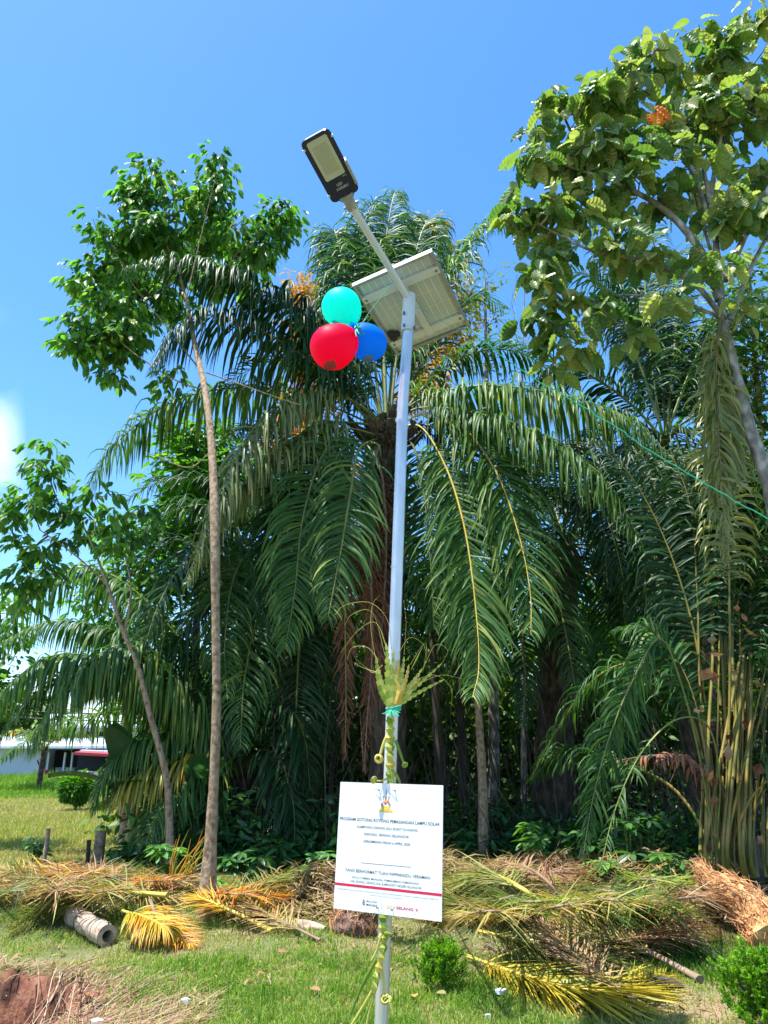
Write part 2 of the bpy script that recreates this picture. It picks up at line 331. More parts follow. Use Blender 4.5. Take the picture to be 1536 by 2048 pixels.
for q in (P(808, 652, 4.56), P(808, 627, 4.56), P(829, 656, 4.57)):
    mb.tube([q+[0, .02, 0], q+[0, -.02, 0]], [.008, .008], 8); mb.tube([q+[0, -.02, 0], q+[0, -.03, 0]], [.005, .005], 6)
mb.build('bolt', M['screw'], sl_)
LC = np.array([-.3145, 3.55, 4.850]); LV = nrm(np.array([-.3879, -.8979, .2082])); LU = np.array([.8984, -.3178, .3032]); LU = nrm(LU-LV*(LU@LV)); LN = np.cross(LU, LV)
if LN[2] < 0: LN = -LN
LL, LW = .4185, .1735
armS = P(817, 598, 4.6); armE = LC-LV*(LL/2+.10)+LN*.02
mb = MB(); mb.tube([armS, armE], [.024, .024], 20); mb.build('arm', M['steel_white'], lamp)
def rrect(w, h, r, n=5):
    o = []
    for cx, cy, a0 in ((w/2-r, h/2-r, 0), (-w/2+r, h/2-r, 90), (-w/2+r, -h/2+r, 180), (w/2-r, -h/2+r, 270)):
        for k in range(n+1): a = R(a0+90*k/n); o.append((cx+r*cos(a), cy+r*sin(a)))
    return np.array(o)
def plate(mb, c, U, Vv, N, prof, d0, d1, inset=0, tint=.5, mat=0):
    n = len(prof); A = c+prof[:, :1]*U+prof[:, 1:]*Vv+N*d0; B = c+prof[:, :1]*U*(1-inset)+prof[:, 1:]*Vv*(1-inset)+N*d1
    k = np.arange(n); mb.add(np.vstack([A, B]), np.stack([k, (k+1) % n, (k+1) % n+n, k+n], 1), tint, mat)
    mb.add(A, [list(range(n))], tint, mat); mb.add(B, [list(range(n))[::-1]], tint, mat)
head = MB(); plate(head, LC, LU, LV, LN, rrect(LW, LL, .028), 0.004, .045, .06)
plate(head, LC-LV*.10, LU, LV, LN, rrect(LW*.8, .17, .01), .045, .085, .05)
hd = head.build('lamp_head', M['alu'], lamp)
mb = MB(); plate(mb, LC, LU, LV, LN, rrect(LW+.012, LL+.012, .03), -.004, .0035); mb.build('glass_border', M['navy'], hd)
mb = MB(); lc = LC+LV*.062; plate(mb, lc, LU, LV, LN, rrect(.128, .262, .012), -.0065, -.0042); ln_ = mb.build('lens', M['lens'], hd)
mb = MB()
for i in range(9):
    for j in range(14):
        mb.box(lc+LU*(i-4)*.0105+LV*(j-6.5)*.0135-LN*.0072, [LU, LV, LN], [.0016, .0044, .0008])
mb.build('led_array', M['led'], ln_)
mb = MB()
for sx in (-1, 1):
    for q in (-.155, .165): mb.box(LC+LU*sx*(LW/2+.004)+LV*q-LN*.004, [LU, LV, LN], [.007, .006, .004])
mb.build('clip', M['steel_white'], hd)
mb = MB(); plate(mb, LC+LU*(LW/2+.014)-LV*.085+LN*.005, LN, LV, -LU, rrect(.05, .17, .01), 0, .014); mb.build('side_box', M['alu'], hd)
mb = MB(); e = LC-LV*LL/2+LN*.018
mb.tube([e+LV*.005, e-LV*.02, e-LV*.045, e-LV*.10, e-LV*.112], [.06, .052, .034, .034, .037], 20, flat=.6, up=LN)
for sx in (-1, 1): mb.tube([e-LV*.085+LU*sx*.03, e-LV*.085+LU*sx*.05], [.012, .009], 8)
mb.build('socket', M['alu'], lamp)
mb = MB()
for s, dv, du, hh, ww in (('LED', -.118, 0, .017, .036), ('太阳能路灯', -.146, .006, .018, .082), ('IP66', -.083, .05, .008, .026)):
    v, f = text_verts(s, hh, ww, bold=.01); mb.add(LC+LV*dv+LU*du-LN*.0047+v[:, :1]*(LU)+v[:, 1:]*LV, f)
mb.build('lettering', M['label'], hd)
# solar panel
PC = np.array([.2165, 4.8, 4.729]); PA, PBh = .62, .79
pan = MB()
for s in (-1, 1):
    pan.box(PC+UX*s*(PA/2-.0125)+NX*.0, [UX, VX, NX], [.0125, PBh/2, .0175])
    pan.box(PC+VX*s*(PBh/2-.0125), [UX, VX, NX], [PA/2-.026, .0125, .0175])
solar = pan.build('solar_panel', M['alu'], lamp)
mb = MB(); mb.box(PC+NX*.006, [UX, VX, NX], [PA/2-.013, PBh/2-.013, .002]); mb.build('backsheet', M['back'], solar)
mb = MB(); mb.box(PC+NX*.0105, [UX, VX, NX], [PA/2-.013, PBh/2-.013, .002]); mb.build('cell_face', M['cell'], solar)
mb = MB()
for i in range(11): mb.box(PC+UX*(i-5)*.052+NX*.0030, [UX, VX, NX], [.0022, PBh/2-.03, .0006])
for j in range(6): mb.box(PC+VX*(j-2.5)*.142+NX*.0021, [UX, VX, NX], [PA/2-.03, .0016, .0003])
mb.build('cell_lines', M['grid'], solar)
for s in (.235, -.265):
    mb = MB(); mb.box(PC+VX*s-NX*.012, [UX, VX, NX], [PA/2-.012, .03, .0125]); rl = mb.build('rail', M['steel_white'], lamp)
    mb = MB()
    for t in (-1, 1): q = PC+VX*s+UX*t*(PA/2-.035)-NX*.0245; mb.tube([q, q-NX*.006], [.012, .010], 8)
    mb.build('bolt', M['screw'], rl)
mb = MB(); mb.box(PC-VX*.015+UX*.02-NX*.0285, [UX, VX, NX], [.026, .29, .0035]); mb.box((PC-VX*.09+UX*.02-NX*.05), [UX, VX, NX], [.02, .08, .018]); mb.build('centre_rail', M['steel_white'], lamp)
jb = MB(); r = rs(2); q = PC-UX*.235-VX*.165-NX*.02
for k in range(9): jb.box(q+UX*r.uniform(-.03, .03)+VX*r.uniform(-.035, .035)-NX*r.uniform(0, .008), [nrm(UX+r.uniform(-.6, .6)*VX), nrm(VX-r.uniform(-.6, .6)*UX), NX], [.022*r.uniform(.5, 1.1), .022*r.uniform(.5, 1.1), .014])
jb.tube(catmull([q, q+UX*.07+VX*.005-NX*.02, P(808, 655, 4.58)], 8), .004, 6); jb.build('junction_box', M['black'], lamp)

# ---------------------------------------------------------------- sign
SCn = np.array([.0212, 4.56, 1.0576]); SCn = np.array([0, 0, EYE])+(SCn-[0, 0, EYE])*.990; SU = nrm(np.array([.8774, -.4796, -.012])); SV = nrm(np.array([.0393, .0471, .998])); SN = np.cross(SU, SV)
if SN[1] > 0: SN = -SN
SCn = SCn-SN*0.0; SW, SH = .664, .666
sgn = thing('sign_board', 'white printed announcement board screwed to the lamp pole', 'sign', SCn-SV*SH/2)
mb = MB(); mb.box(SCn-SN*.003, [SU, SV, SN], [SW/2, SH/2, .003]); mb.build('board', M['white'], sgn)
def sp(u, v, d=.0006): return SCn+SU*(u-.5)*SW+SV*(.5-v)*SH+SN*d
def line(mb, s, u, v, w, h, shear=0, bold=0.008, d=.0006):
    q, f = text_verts(s, h*SH, w*SW, shear, bold if h > .0195 else bold*.3); mb.add(sp(u, v, d)+q[:, :1]*SU+q[:, 1:]*SV, f)
mb = MB(); line(mb, 'PROGRAM GOTONG ROYONG PEMASANGAN LAMPU SOLAR', .495, .300, .96, .027, 0, .014); mb.build('text_line', M['ink'], sgn)
mb = MB(); line(mb, 'KAMPUNG ORANG ASLI BUKIT DUGANG', .485, .357, .58, .021); mb.build('text_line', M['ink'], sgn)
mb = MB(); line(mb, 'DENGKIL SEPANG SELANGOR', .482, .411, .43, .021); mb.build('text_line', M['ink'], sgn)
mb = MB(); line(mb, 'DIRASMIKAN PADA 6 APRIL 2026', .486, .467, .45, .021, .3); mb.build('text_line', M['ink'], sgn)
mb = MB(); line(mb, 'YANG BERHORMAT TUAN PAPPARAIDU VERAMAN', .495, .700, .80, .025); mb.build('text_line', M['ink'], sgn)
mb = MB(); line(mb, 'EXCO SUMBER MANUSIA, PEMBASMIAN KEMISKINAN,', .485, .752, .63, .019); mb.build('text_line', M['ink'], sgn)
mb = MB(); line(mb, 'HAL EHWAL ORANG ASLI & MINORITI NEGERI SELANGOR', .488, .781, .665, .019); mb.build('text_line', M['ink'], sgn)
mb = MB(); mb.add([sp(.245, .6335), sp(.72, .6335), sp(.72, .637), sp(.245, .637)], [0, 3, 2, 1]); mb.build('text_line', M['ink'], sgn)
mb = MB(); line(mb, 'KERJASAMA DENGAN KERAJAAN NEGERI SELANGOR, MAJLIS PERBANDARAN & TENAGA PEMBANGUNAN KAMPUNG', .50, .850, .94, .011)
line(mb, '(ORANG ASLI BUKIT DUGANG)', .49, .872, .30, .010); mb.add([sp(.462, .90), sp(.465, .90), sp(.465, .965), sp(.462, .965)], [0, 3, 2, 1]); mb.build('small_lettering', M['ink_light'], sgn)
mb = MB(); mb.add([sp(0, .803), sp(1, .803), sp(1, .8235), sp(0, .8235)], [0, 3, 2, 1]); line(mb, 'SELANG', .674, .940, .155, .022, 0, .03); line(mb, 'R', .786, .940, .018, .022, 0, .03); mb.build('red_bar', M['ink_red'], sgn)
mb = MB(); line(mb, 'KIT', .535, .940, .05, .021, 0, .03); mb.build('yellow_lettering', M['ink_yel'], sgn)
mb = MB(); line(mb, 'A', .577, .940, .022, .021, 0, .03); line(mb, 'Y', .767, .939, .012, .014, 0, .02); mb.build('orange_lettering', M['ink_org'], sgn)
mb = MB(); line(mb, 'MALAYSIA', .368, .918, .100, .014, 0, .02); line(mb, 'MADANI', .368, .943, .100, .018, 0, .03)
ic = sp(.293, .937); a = np.arange(17)*2*pi/16
for k in range(15): mb.add([ic+(SU*cos(a[k])+SV*sin(a[k]))*.0095, ic+(SU*cos(a[k+1])+SV*sin(a[k+1]))*.0095, ic+(SU*cos(a[k+1])+SV*sin(a[k+1]))*.0055, ic+(SU*cos(a[k])+SV*sin(a[k]))*.0055], [0, 1, 2, 3])
for k in range(8): mb.add([ic+(SU*cos(a[k])+SV*sin(a[k]))*.004, ic+(SU*cos(a[k+8])+SV*sin(a[k+8]))*.004, ic+SV*.002], [0, 1, 2])
mb.build('dark_emblem', M['ink'], sgn)
mb = MB(); mb.add([sp(.29, .905), sp(.302, .918), sp(.29, .922), sp(.281, .916)], [0, 3, 2, 1]); mb.build('small_flame', M['ink_pur'], sgn)
# crest
em = thing  # keep name short below
cy_ = MB(); cp = MB(); cr = MB()
def eu(x, y): return sp(.467+(x-.5)*.145, .045+y*.192)
def poly(m_, pts, d=.0006): m_.add([eu(*p)+SN*d for p in pts], [list(range(len(pts)))])
poly(cp, [(.49, .0), (.51, .0), (.525, .2), (.49, .24), (.475, .2)]); poly(cp, [(.495, .24), (.505, .24), (.505, .5), (.495, .5)])
poly(cy_, [(.16, .72), (.84, .72), (.74, .83), (.6, .87), (.4, .87), (.26, .83)]); poly(cy_, [(.05, .86), (.22, .84), (.5, .90), (.78, .84), (.95, .86), (1.0, .97), (.78, .94), (.5, .98), (.22, .94), (0, .97)])
poly(cy_, [(.44, .42), (.56, .42), (.6, .56), (.5, .62), (.4, .56)], .0009)
for s in (-1, 1):
    poly(cp, [(.5+s*.18, .36), (.5+s*.21, .37), (.5+s*.12, .56), (.5+s*.09, .55)]); poly(cp, [(.5+s*.16, .30), (.5+s*.24, .30), (.5+s*.23, .37), (.5+s*.17, .37)])
    poly(cp, [(.5+s*.28, .58), (.5+s*.33, .66), (.5+s*.28, .71), (.5+s*.22, .68)], .0011)
for k in range(16):
    r = rs(k+50); x, y = .5+r.uniform(-.24, .24), r.uniform(.52, .72); poly(cr, [(x, y-.03), (x+.035, y), (x, y+.03), (x-.035, y)], .0013)
for k in range(7):
    r = rs(k+80); x, y = .5+r.uniform(-.09, .09), r.uniform(.28, .5); poly(cr, [(x, y-.02), (x+.02, y), (x, y+.02), (x-.02, y)], .0013)
v, f = text_verts('SELANGOR', .0045, .042); cp.add(eu(.5, .93)+SN*.001+v[:, :1]*SU+v[:, 1:]*SV, f)
cy_.build('crest_gold', M['ink_yel'], sgn); cp.build('crest_dark', M['ink_pur'], sgn); cr.build('crest_red', M['ink_red'], sgn)
mb = MB()
for (u, v) in ((.40, .055), (.555, .055), (.43, .955), (.565, .957)):
    q = sp(u, v); mb.tube([q, q+SN*.012], .0028, 8); mb.tube([q+SN*.012, q+SN*.015], .005, 8)
    mb.tube(catmull([q+SN*.013, q+SN*.012-SU*.012+SV*.004, q+SN*.006-SU*.03+SV*.003], 6), .0012, 5)
mb.build('screw', M['screw'], sgn)
mb = MB()
for v in (.06, .955): q = SCn+SV*(.5-v)*SH-SN*.016; mb.box(q, [SU, SV, SN], [.05, .01, .012])
mb.build('mount_bracket', M['steel_white'], sgn)

# ---------------------------------------------------------------- balloons
def balloon(px, py, Y, rad, col, tail_dir, label, seed):
    c = P(px, py, Y); t = nrm(tail_dir); a = nrm(np.cross(t, [.3, .2, .9])); b = np.cross(t, a)
    T = thing('balloon', label, 'balloon', c+t*rad*1.3, 'balloons tied to the solar lamp'); n, k = 34, 40; mb = MB()
    ph = np.linspace(0, pi, n); rr = rad*np.sin(ph)**.95*(1-.17*np.clip((ph-pi*.5)/(pi*.5), 0, 1)); z = -rad*np.cos(ph)*(1+.24*(ph > pi/2))
    mb.tube(c+z[:, None]*t, rr+1e-4, k, .5, 0, True, False, up=a)
    m, nn, l, bs = newmat('balloon_rubber_'+label.split()[0]); bs.inputs['Base Color'].default_value = (*col, 1); bs.inputs['Roughness'].default_value = .5; bs.inputs['Specular IOR Level'].default_value = .25
    tr = nn.new('ShaderNodeBsdfTranslucent'); tr.inputs['Color'].default_value = (*[min(1, q*1.15) for q in col], 1); mx = nn.new('ShaderNodeMixShader'); mx.inputs[0].default_value = .62
    l.new(bs.outputs[0], mx.inputs[1]); l.new(tr.outputs[0], mx.inputs[2]); l.new(mx.outputs[0], nn['Material Output'].inputs['Surface'])
    mb.build('envelope', m, T)
    mb = MB(); e = c+t*rad*1.23; mb.tube([e-t*.01, e+t*.008, e+t*.012, e+t*.025], [.012, .006, .012, .017], 12); mb.build('knot', m, T)
    # printed dark patch, a shell standing just proud of the rubber
    return T, c, t, a, b, m
def patch(T, c, ctr_dir, rad, size, seed, mat):
    d = nrm(ctr_dir); a = nrm(np.cross(d, [0, 0, 1])); b = np.cross(d, a); r = rs(seed); n = 46; mb = MB(); V = [c+d*rad*1.012]
    for ring in (.5, 1.0):
        for k in range(n):
            q = 2*pi*k/n; rr = size*ring*(1 if ring < 1 else (.82+.3*r.rand())); v = nrm(d+a*cos(q)*rr*1.25+b*sin(q)*rr*.8); V.append(c+v*rad*1.012)
    F3 = [[0, 1+k, 1+(k+1) % n] for k in range(n)]; F4 = [[1+k, 1+n+k, 1+n+(k+1) % n, 1+(k+1) % n] for k in range(n)]
    mb.add(V, F3); mb.F.append((np.array(F4), np.full(n, .5), 0, False)); mb.build('printed_patch', mat, T)
M['patch_g'] = flatmat('print_grey', (.10, .13, .13), .5); M['patch_r'] = flatmat('print_maroon', (.28, .04, .06), .5); M['patch_b'] = flatmat('print_slate', (.08, .17, .38), .5)
def camdir(c): return nrm(np.array([0, 0, EYE])-c)
knotp = P(716, 660, 4.33)
for (px, py, rad, col, lab, pdx, pm, ps) in ((683, 615, .136, (.0, .92, .75), 'turquoise balloon, uppermost of the three tied by the panel', (-.05, -.95), 'patch_g', .42),
    (666, 694, .150, (.92, .0, .09), 'red balloon, lowest and leftmost of the three', (-.12, -.80), 'patch_r', .36),
    (737, 686, .124, (.0, .32, 1.0), 'blue balloon touching the edge of the solar panel', (-.02, -.9), 'patch_b', .36)):
    Yb = 4.33 if col[0] > .5 else 4.42; c = P(px, py, Yb); T, c, t, a, b, m = balloon(px, py, Yb, rad, col, knotp-c+np.array([0, .02, 0]), lab, 1)
    cd = camdir(c); cx = nrm(np.cross(cd, [0, 0, 1])); cz = np.cross(cx, cd)
    if cz[2] < 0: cz = -cz
    patch(T, c, cd*.55+np.array([1, 0, 0])*pdx[0]+cz*pdx[1], rad, ps, int(px), M[pm])
def string(name, pts, r, label, n=24, jit=0):
    mb = MB(); q = catmull(pts, n); q[1:-1] += rs(3).randn(n-2, 3)*jit; mb.tube(q, r, 6); o = mb.build(name, M['string']); tag(o, label, 'string'); return o
string('raffia_string', [P(712, 668, 4.3), P(735, 630, 4.33), P(784, 566, 4.3)], .0022, 'thin pale green raffia string from the balloons up to the lamp arm')
mb = MB(); r = rs(8)
for k in range(14):
    q = P(714+r.uniform(-4, 4), 652+r.uniform(-3, 3), 4.26); e = q+np.array([r.uniform(-.02, .05), r.uniform(-.04, .02), r.uniform(-.09, .02)])
    mb.tube([q, (q+e)/2+r.randn(3)*.006, e], [.005, .006, .003], 5, flat=.3)
tag(mb.build('raffia_knot', M['string']), 'dark green raffia knot where the three balloons meet', 'knot')
string('guy_string', [P(934, 655, 4.75), P(1040, 738, 4.9), P(1200, 835, 5.1), P(1380, 950, 5.3), P(1700, 1130, 5.6)], .0042, 'long green raffia line running from the solar panel down to the right', 60, .004)
string('raffia_string', [P(790, 566, 4.55), P(840, 610, 4.62), P(900, 652, 4.66), P(936, 656, 4.75)], .0018, 'green raffia strand stretched under the solar panel')

# ---------------------------------------------------------------- woven palm leaf ornament
M['weave'] = leafmat('woven_leaf', [(.09, .18, .02), (.22, .34, .04), (.46, .48, .08), (.74, .66, .20), (.74, .44, .06)], .45, .3, (1.2, 1.3, .5), .4)
YO = 4.548
orn = thing('palm_leaf_ornament', 'woven yellow and green palm leaf spray tied on the lamp pole', 'decoration', P(788, 1420, YO))
def column_weave(mb, path, w0, w1, n, seed):
    r = rs(seed); N = 2*n+1; q = catmull(path, N); k4 = 4
    for k in range(N-1):
        w = w0+(w1-w0)*k/N; ra, rb = (w*.62, w) if k % 2 == 0 else (w, w*.62); ang = .5+.45*(k//2); up = nrm(q[k+1]-q[k]); s = nrm(np.cross(up, [0, 1, 0])); f = np.cross(s, up)
        an = ang+np.arange(4)*pi/2; A = q[k]+ra*.62*(np.cos(an)[:, None]*s+.8*np.sin(an)[:, None]*f); B = q[k+1]+rb*.62*(np.cos(an+.2)[:, None]*s+.8*np.sin(an+.2)[:, None]*f)
        b0 = .66 if (k//3) % 2 else .40
        for i in range(4): mb.add([A[i], A[(i+1) % 4], B[(i+1) % 4], B[i]], [[0, 1, 2], [0, 2, 3]], np.clip([b0+.22*(-1)**(i+k)+r.uniform(-.1, .1), b0-.15*(-1)**i+r.uniform(-.1, .1)], 0, 1))
mb = MB(); column_weave(mb, [P(781, 1432, 4.545), P(780, 1500, 4.545), P(782, 1575, 4.555)], .052, .048, 8, 4); mb.build('woven_column', M['weave'], orn)
mb = MB(); column_weave(mb, [P(767, 1825, 4.52), P(766, 1895, 4.51), P(757, 1935, 4.5), P(746, 1985, 4.49)], .050, .036, 8, 5); mb.build('lower_woven_column', M['weave'], orn)
def spike(mb, path, w, n, seed, tint):
    r = rs(seed); q = catmull(path, n+1); c = camdir(q[0])
    for k in range(n):
        f0, f1 = k/n, (k+1)/n; T_ = nrm(q[k+1]-q[k]); s = nrm(np.cross(T_, c)); f = nrm(np.cross(s, T_)); f = f if f@c > 0 else -f
        ww = w*(1-f0)**.7+.003; lift = .35*ww
        for sg in (-1, 1):
            V = [q[k]+f*lift, q[k+1]+f*lift, q[k]+T_*(-.3*ww)+s*sg*ww, q[k]+T_*(1.1*ww)+s*sg*ww*1.15, q[k]+f*lift*.2+s*sg*ww*.5-T_*.6*ww]
            mb.add(V, [[0, 1, 3], [0, 3, 2], [0, 2, 4]], float(np.clip(tint+.2*((k % 2) == 0)+r.uniform(-.1, .1)+.1*sg, 0, 1)))
for i, (pts, w, tn) in enumerate([([(782, 1408), (765, 1380), (757, 1350), (752, 1315)], .026, .35), ([(784, 1408), (778, 1370), (776, 1335), (772, 1285)], .026, .42),
    ([(786, 1405), (785, 1360), (786, 1330), (787, 1300)], .018, .4), ([(790, 1405), (793, 1370), (797, 1340), (797, 1318)], .022, .85), ([(790, 1405), (800, 1365), (806, 1335), (808, 1312)], .018, .45),
    ([(792, 1405), (806, 1375), (814, 1350), (818, 1328)], .016, .80), ([(794, 1405), (815, 1378), (832, 1356), (845, 1336)], .017, .5), ([(795, 1405), (822, 1382), (850, 1358), (885, 1325)], .012, .4),
    ([(792, 1408), (800, 1380), (792, 1365), (786, 1352)], .02, .88), ([(795, 1408), (812, 1392), (826, 1372), (842, 1356)], .016, .85), ([(795, 1410), (820, 1395), (850, 1378), (890, 1358)], .012, .4)]):
    mb = MB(); spike(mb, [P(x, y, YO-.008*(i % 3)) for x, y in pts], w, 9, i, tn); mb.build('woven_spike', M['weave'], orn)
mb = MB(); r = rs(12)
for i, pts in enumerate([[(775, 1300), (752, 1245), (715, 1262), (682, 1305)], [(770, 1310), (745, 1225), (705, 1228), (690, 1250)], [(783, 1300), (775, 1240), (740, 1205), (690, 1210), (670, 1230)], [(752, 1320), (742, 1260), (745, 1210), (760, 1190)],
    [(757, 1320), (735, 1295), (705, 1295), (694, 1320)], [(808, 1310), (812, 1250), (808, 1200)], [(820, 1330), (850, 1285), (852, 1320), (840, 1345)], [(845, 1340), (870, 1290), (895, 1300), (885, 1325)],
    [(830, 1360), (870, 1350), (902, 1375), (902, 1415)], [(840, 1365), (885, 1350), (925, 1358)], [(765, 1330), (748, 1345), (735, 1338), (712, 1318)], [(795, 1310), (820, 1275), (850, 1295), (846, 1345)], [(755, 1345), (725, 1335), (708, 1325)]]):
    q = catmull([P(x, y, YO-.01+.04*r.uniform(-1, 1)) for x, y in pts], 20); mb.tube(q, np.linspace(.0018, .0006, 20), 5, float(r.uniform(.6, 1)))
mb.build('tendril', M['weave'], orn)
mb = MB(); q0, q1 = P(822, 1340, YO-.03), P(846, 1292, YO-.03); mb.tube([q0, (q0+q1)/2, q1], [.004, .014, .001], 6, .75, flat=.3); mb.build('pale_bud', M['weave'], orn)
def ribbon(mb, pts, w, tint, Y=None):
    q = catmull([P(x, y, YO if Y is None else Y) for x, y in pts], 10); mb.tube(q, np.linspace(w, w*.8, 10), 6, tint, flat=.2, up=[0, 1, 0])
def rosette(mb, px, py, rad, tint, seed):
    r = rs(seed); c = P(px, py, YO-.02 if py < 1700 else 4.49)
    for k in range(7):
        a = np.linspace(0, 2*pi, 14); nn = nrm(camdir(c)+r.randn(3)*.35); s = nrm(np.cross(nn, [0, 0, 1])); u = np.cross(s, nn); q = c+(np.cos(a)[:, None]*s+np.sin(a)[:, None]*u)*rad*(.35+.65*r.rand())+r.randn(3)*.003
        mb.tube(q, .005, 5, float(np.clip(tint+r.uniform(-.1, .1), 0, 1)), flat=.5, cap=False)
for pts, w, tn, ro in (([(780, 1460), (768, 1485), (761, 1508)], .010, .68, (758, 1517, .024)), ([(791, 1480), (800, 1505), (808, 1528)], .009, .25, (809, 1530, .014)), ([(779, 1555), (762, 1562), (748, 1561)], .006, .55, (747, 1560, .015)), ([(790, 1545), (798, 1560), (800, 1568)], .009, .3, None)):
    mb = MB(); ribbon(mb, pts, w, tn)
    if ro: rosette(mb, *ro, tn+.05, int(ro[0]))
    mb.build('leaf_strip', M['weave'], orn)
for pts, w, tn in (([(763, 1870), (752, 1905), (742, 1922)], .007, .6), ([(752, 1920), (725, 1970), (700, 2030)], .009, .15), ([(762, 1930), (768, 1965), (769, 1990)], .007, .66), ([(748, 1975), (728, 2010), (700, 2055)], .008, .6), ([(750, 1980), (735, 2020), (712, 2070)], .005, .3), ([(757, 1960), (745, 2000), (735, 2040), (733, 2070)], .007, .58), ([(768, 1868), (775, 1868), (783, 1870)], .012, .3)):
    mb = MB(); ribbon(mb, pts, w, tn, 4.5); mb.build('leaf_strip', M['weave'], orn)
mb = MB(); rosette(mb, 770, 1998, .022, .62, 5); rosette(mb, 776, 1998, .018, .6, 6); mb.build('leaf_strip', M['weave'], orn)
mb = MB(); r = rs(9)
for k in range(5): mb.tube([P(773+r.uniform(-2, 2), 1417+k*2.2, YO-.015), P(786, 1415+k*2.2, YO-.032), P(802, 1411+k*2.2, YO-.015)], .006, 6, flat=.5)
for k in range(12): mb.tube([P(783, 1420, YO-.03), P(783+r.uniform(-22, 18), 1425+r.uniform(-2, 12), YO-.035-r.uniform(0, .02))], [.004, .002], 5)
tag(mb.build('raffia_tie', M['string']), 'bright turquoise raffia tie binding the woven leaf ornament', 'string')
# ---------------------------------------------------------------- palm fronds
def frond(q, ll=.8, kind='frond', rk='rachis', start=.2, droop=.5, n=80, rr=.03, seed=0, tint=.35, lat=None, w=.021, spread=.5, missing=0.0, lift=.15, tvar=.13, one=0, tip=.45, mess=.17):
    """q: smooth rachis points; leaflets leave it on both sides and sag"""
    r = rs(seed); N = len(q); mb = MB(); t = np.linspace(0, 1, N)
    mb.tube(q, rr*(1-t)**.8*(1-.15*np.sin(t*9))+.004, 7, .5, 1, True, flat=.65)
    ref = q[int(N*.6)]-q[0]; hd = np.array([ref[0], ref[1], 0.0])
    if lat is None: lat = np.cross(hd, [0, 0, 1.0]) if np.linalg.norm(hd) > .15 else np.array([1.0, .2, 0])
    lat = nrm(lat)
    for sd in (-1, 1):
        if one and sd != one: continue
        f = start+(1-start)*((np.arange(n)+r.uniform(-.3, .3, n))/n).clip(0, .995); k = np.ones(n, bool)
        if missing: k = r.rand(n) > missing
        f = f[k]; m = len(f); p = np.stack([np.interp(f, t, q[:, i]) for i in range(3)], 1)
        T = nrm(np.stack([np.interp(f, t, np.gradient(q[:, i])) for i in range(3)], 1))
        L = lat-T*(T@lat)[:, None]; L = nrm(L); U = np.cross(T, L); U = U*np.sign(U[:, 2:]+1e-3)
        g = (f-start)/(1-start)
        ln = ll*(.42+.75*np.sin(pi*np.clip(g*.9+.12, 0, 1))**.8)*(1-.45*g**3)*r.uniform(.82, 1.1, m)
        fw = spread+.55*g**2+r.normal(0, mess, m); up = lift+r.normal(0, .1+mess, m)
        d = nrm(L*sd+T*fw[:, None]+U*up[:, None]); wd = nrm(T-d*np.sum(T*d, 1, keepdims=True)); wd = nrm(wd+r.normal(0, .25, (m, 3)))
        S = 5; prof = np.array([.45, 1, 1, .85, .5, .04]); dr = droop*r.uniform(.6, 1.45, m); ww = w*r.uniform(.75, 1.2, m)*np.clip(ln/ll, .5, 1)
        rows = []; c = p
        brk = np.where(r.rand(m) < .22, r.randint(1, 4, m), 99)
        for s in range(S+1):
            wn_ = nrm(wd-d*np.sum(wd*d, 1, keepdims=True)); nn = np.cross(wn_, d)
            W_ = (ww*prof[s])[:, None]
            rows.append(np.stack([c-wn_*W_, c+nn*W_*.45, c+wn_*W_], 1))
            c = c+d*(ln/S)[:, None]; d = d+np.array([0, 0, -1.0])*(dr*(.35+.28*s)*np.where(s == brk, 3.2, 1))[:, None]+r.normal(0, .035, (m, 3)); d = nrm(d)
        V = np.stack(rows, 1).reshape(-1, 3); b = (np.arange(m)*(S+1)*3)[:, None, None]
        cell = np.array([[s*3+a, s*3+a+1, (s+1)*3+a+1, (s+1)*3+a] for s in range(S) for a in (0, 1)])[None]
        F = (b+cell).reshape(-1, 4)
        tt = tint+r.normal(0, tvar, m); tt = np.where(r.rand(m) < .04, tt+.4, tt)
        ft = np.repeat(tt, S*2).reshape(m, S*2)+np.tile(np.repeat([0, 0, .02, .06, tip*.35], 2), (m, 1))
        mb.add(V, F, np.clip(ft.ravel(), 0, 1), 0, True)
    return mb, [M[kind], M[rk]]
def hang(palm, px, Y0, Y1, base=None, **k):
    pts = PP(px, Y0, Y1)
    if base is not None: pts = [base]+pts
    mb, m = frond(catmull(pts, 44), **k); return mb.build('frond', m, palm)
def arc(base, az, el, L, dr, n=40):
    d = np.array([cos(el)*cos(az), cos(el)*sin(az), sin(el)]); p = [np.array(base, float)]; s = L/n
    for k in range(n): d = nrm(d+np.array([0, 0, -1])*dr*s*(.3+1.4*k/n)); p.append(p[-1]+d*s)
    return np.array(p)
def palm(label, crown, foot, r0, r1, boots=50, seed=1, group=None, name='oil_palm', bark='bark_palm'):
    crown, foot = np.array(crown, float), np.array(foot, float); foot[2] = gz(foot[0], foot[1])
    T = thing(name, label, 'palm', foot, group); r = rs(seed); mb = MB(); n = 26
    q = catmull([foot-[0, 0, .1], foot*.7+crown*.3+r.normal(0, .03, 3), foot*.3+crown*.7+r.normal(0, .03, 3), crown], n)
    rad = np.linspace(r0, r1, n)*(1+.07*np.sin(np.arange(n)*1.7)); rad[0] *= 1.25; rad[-1] *= .6; mb.tube(q, rad, 16)
    for k in range(boots):
        f = 1-.55*r.rand()**1.4; c = foot+(crown-foot)*f; a = r.uniform(0, 2*pi); o = np.array([cos(a), sin(a), 0]); c = c+o*r1*.8
        mb.tube([c, c+o*.10+[0, 0, .10], c+o*.17+[0, 0, .28*r.uniform(.5, 1.2)]], [.07, .055, .035], 6, r.rand(), flat=.5, up=o, smooth=False)
    mb.build('trunk', M[bark], T); return T
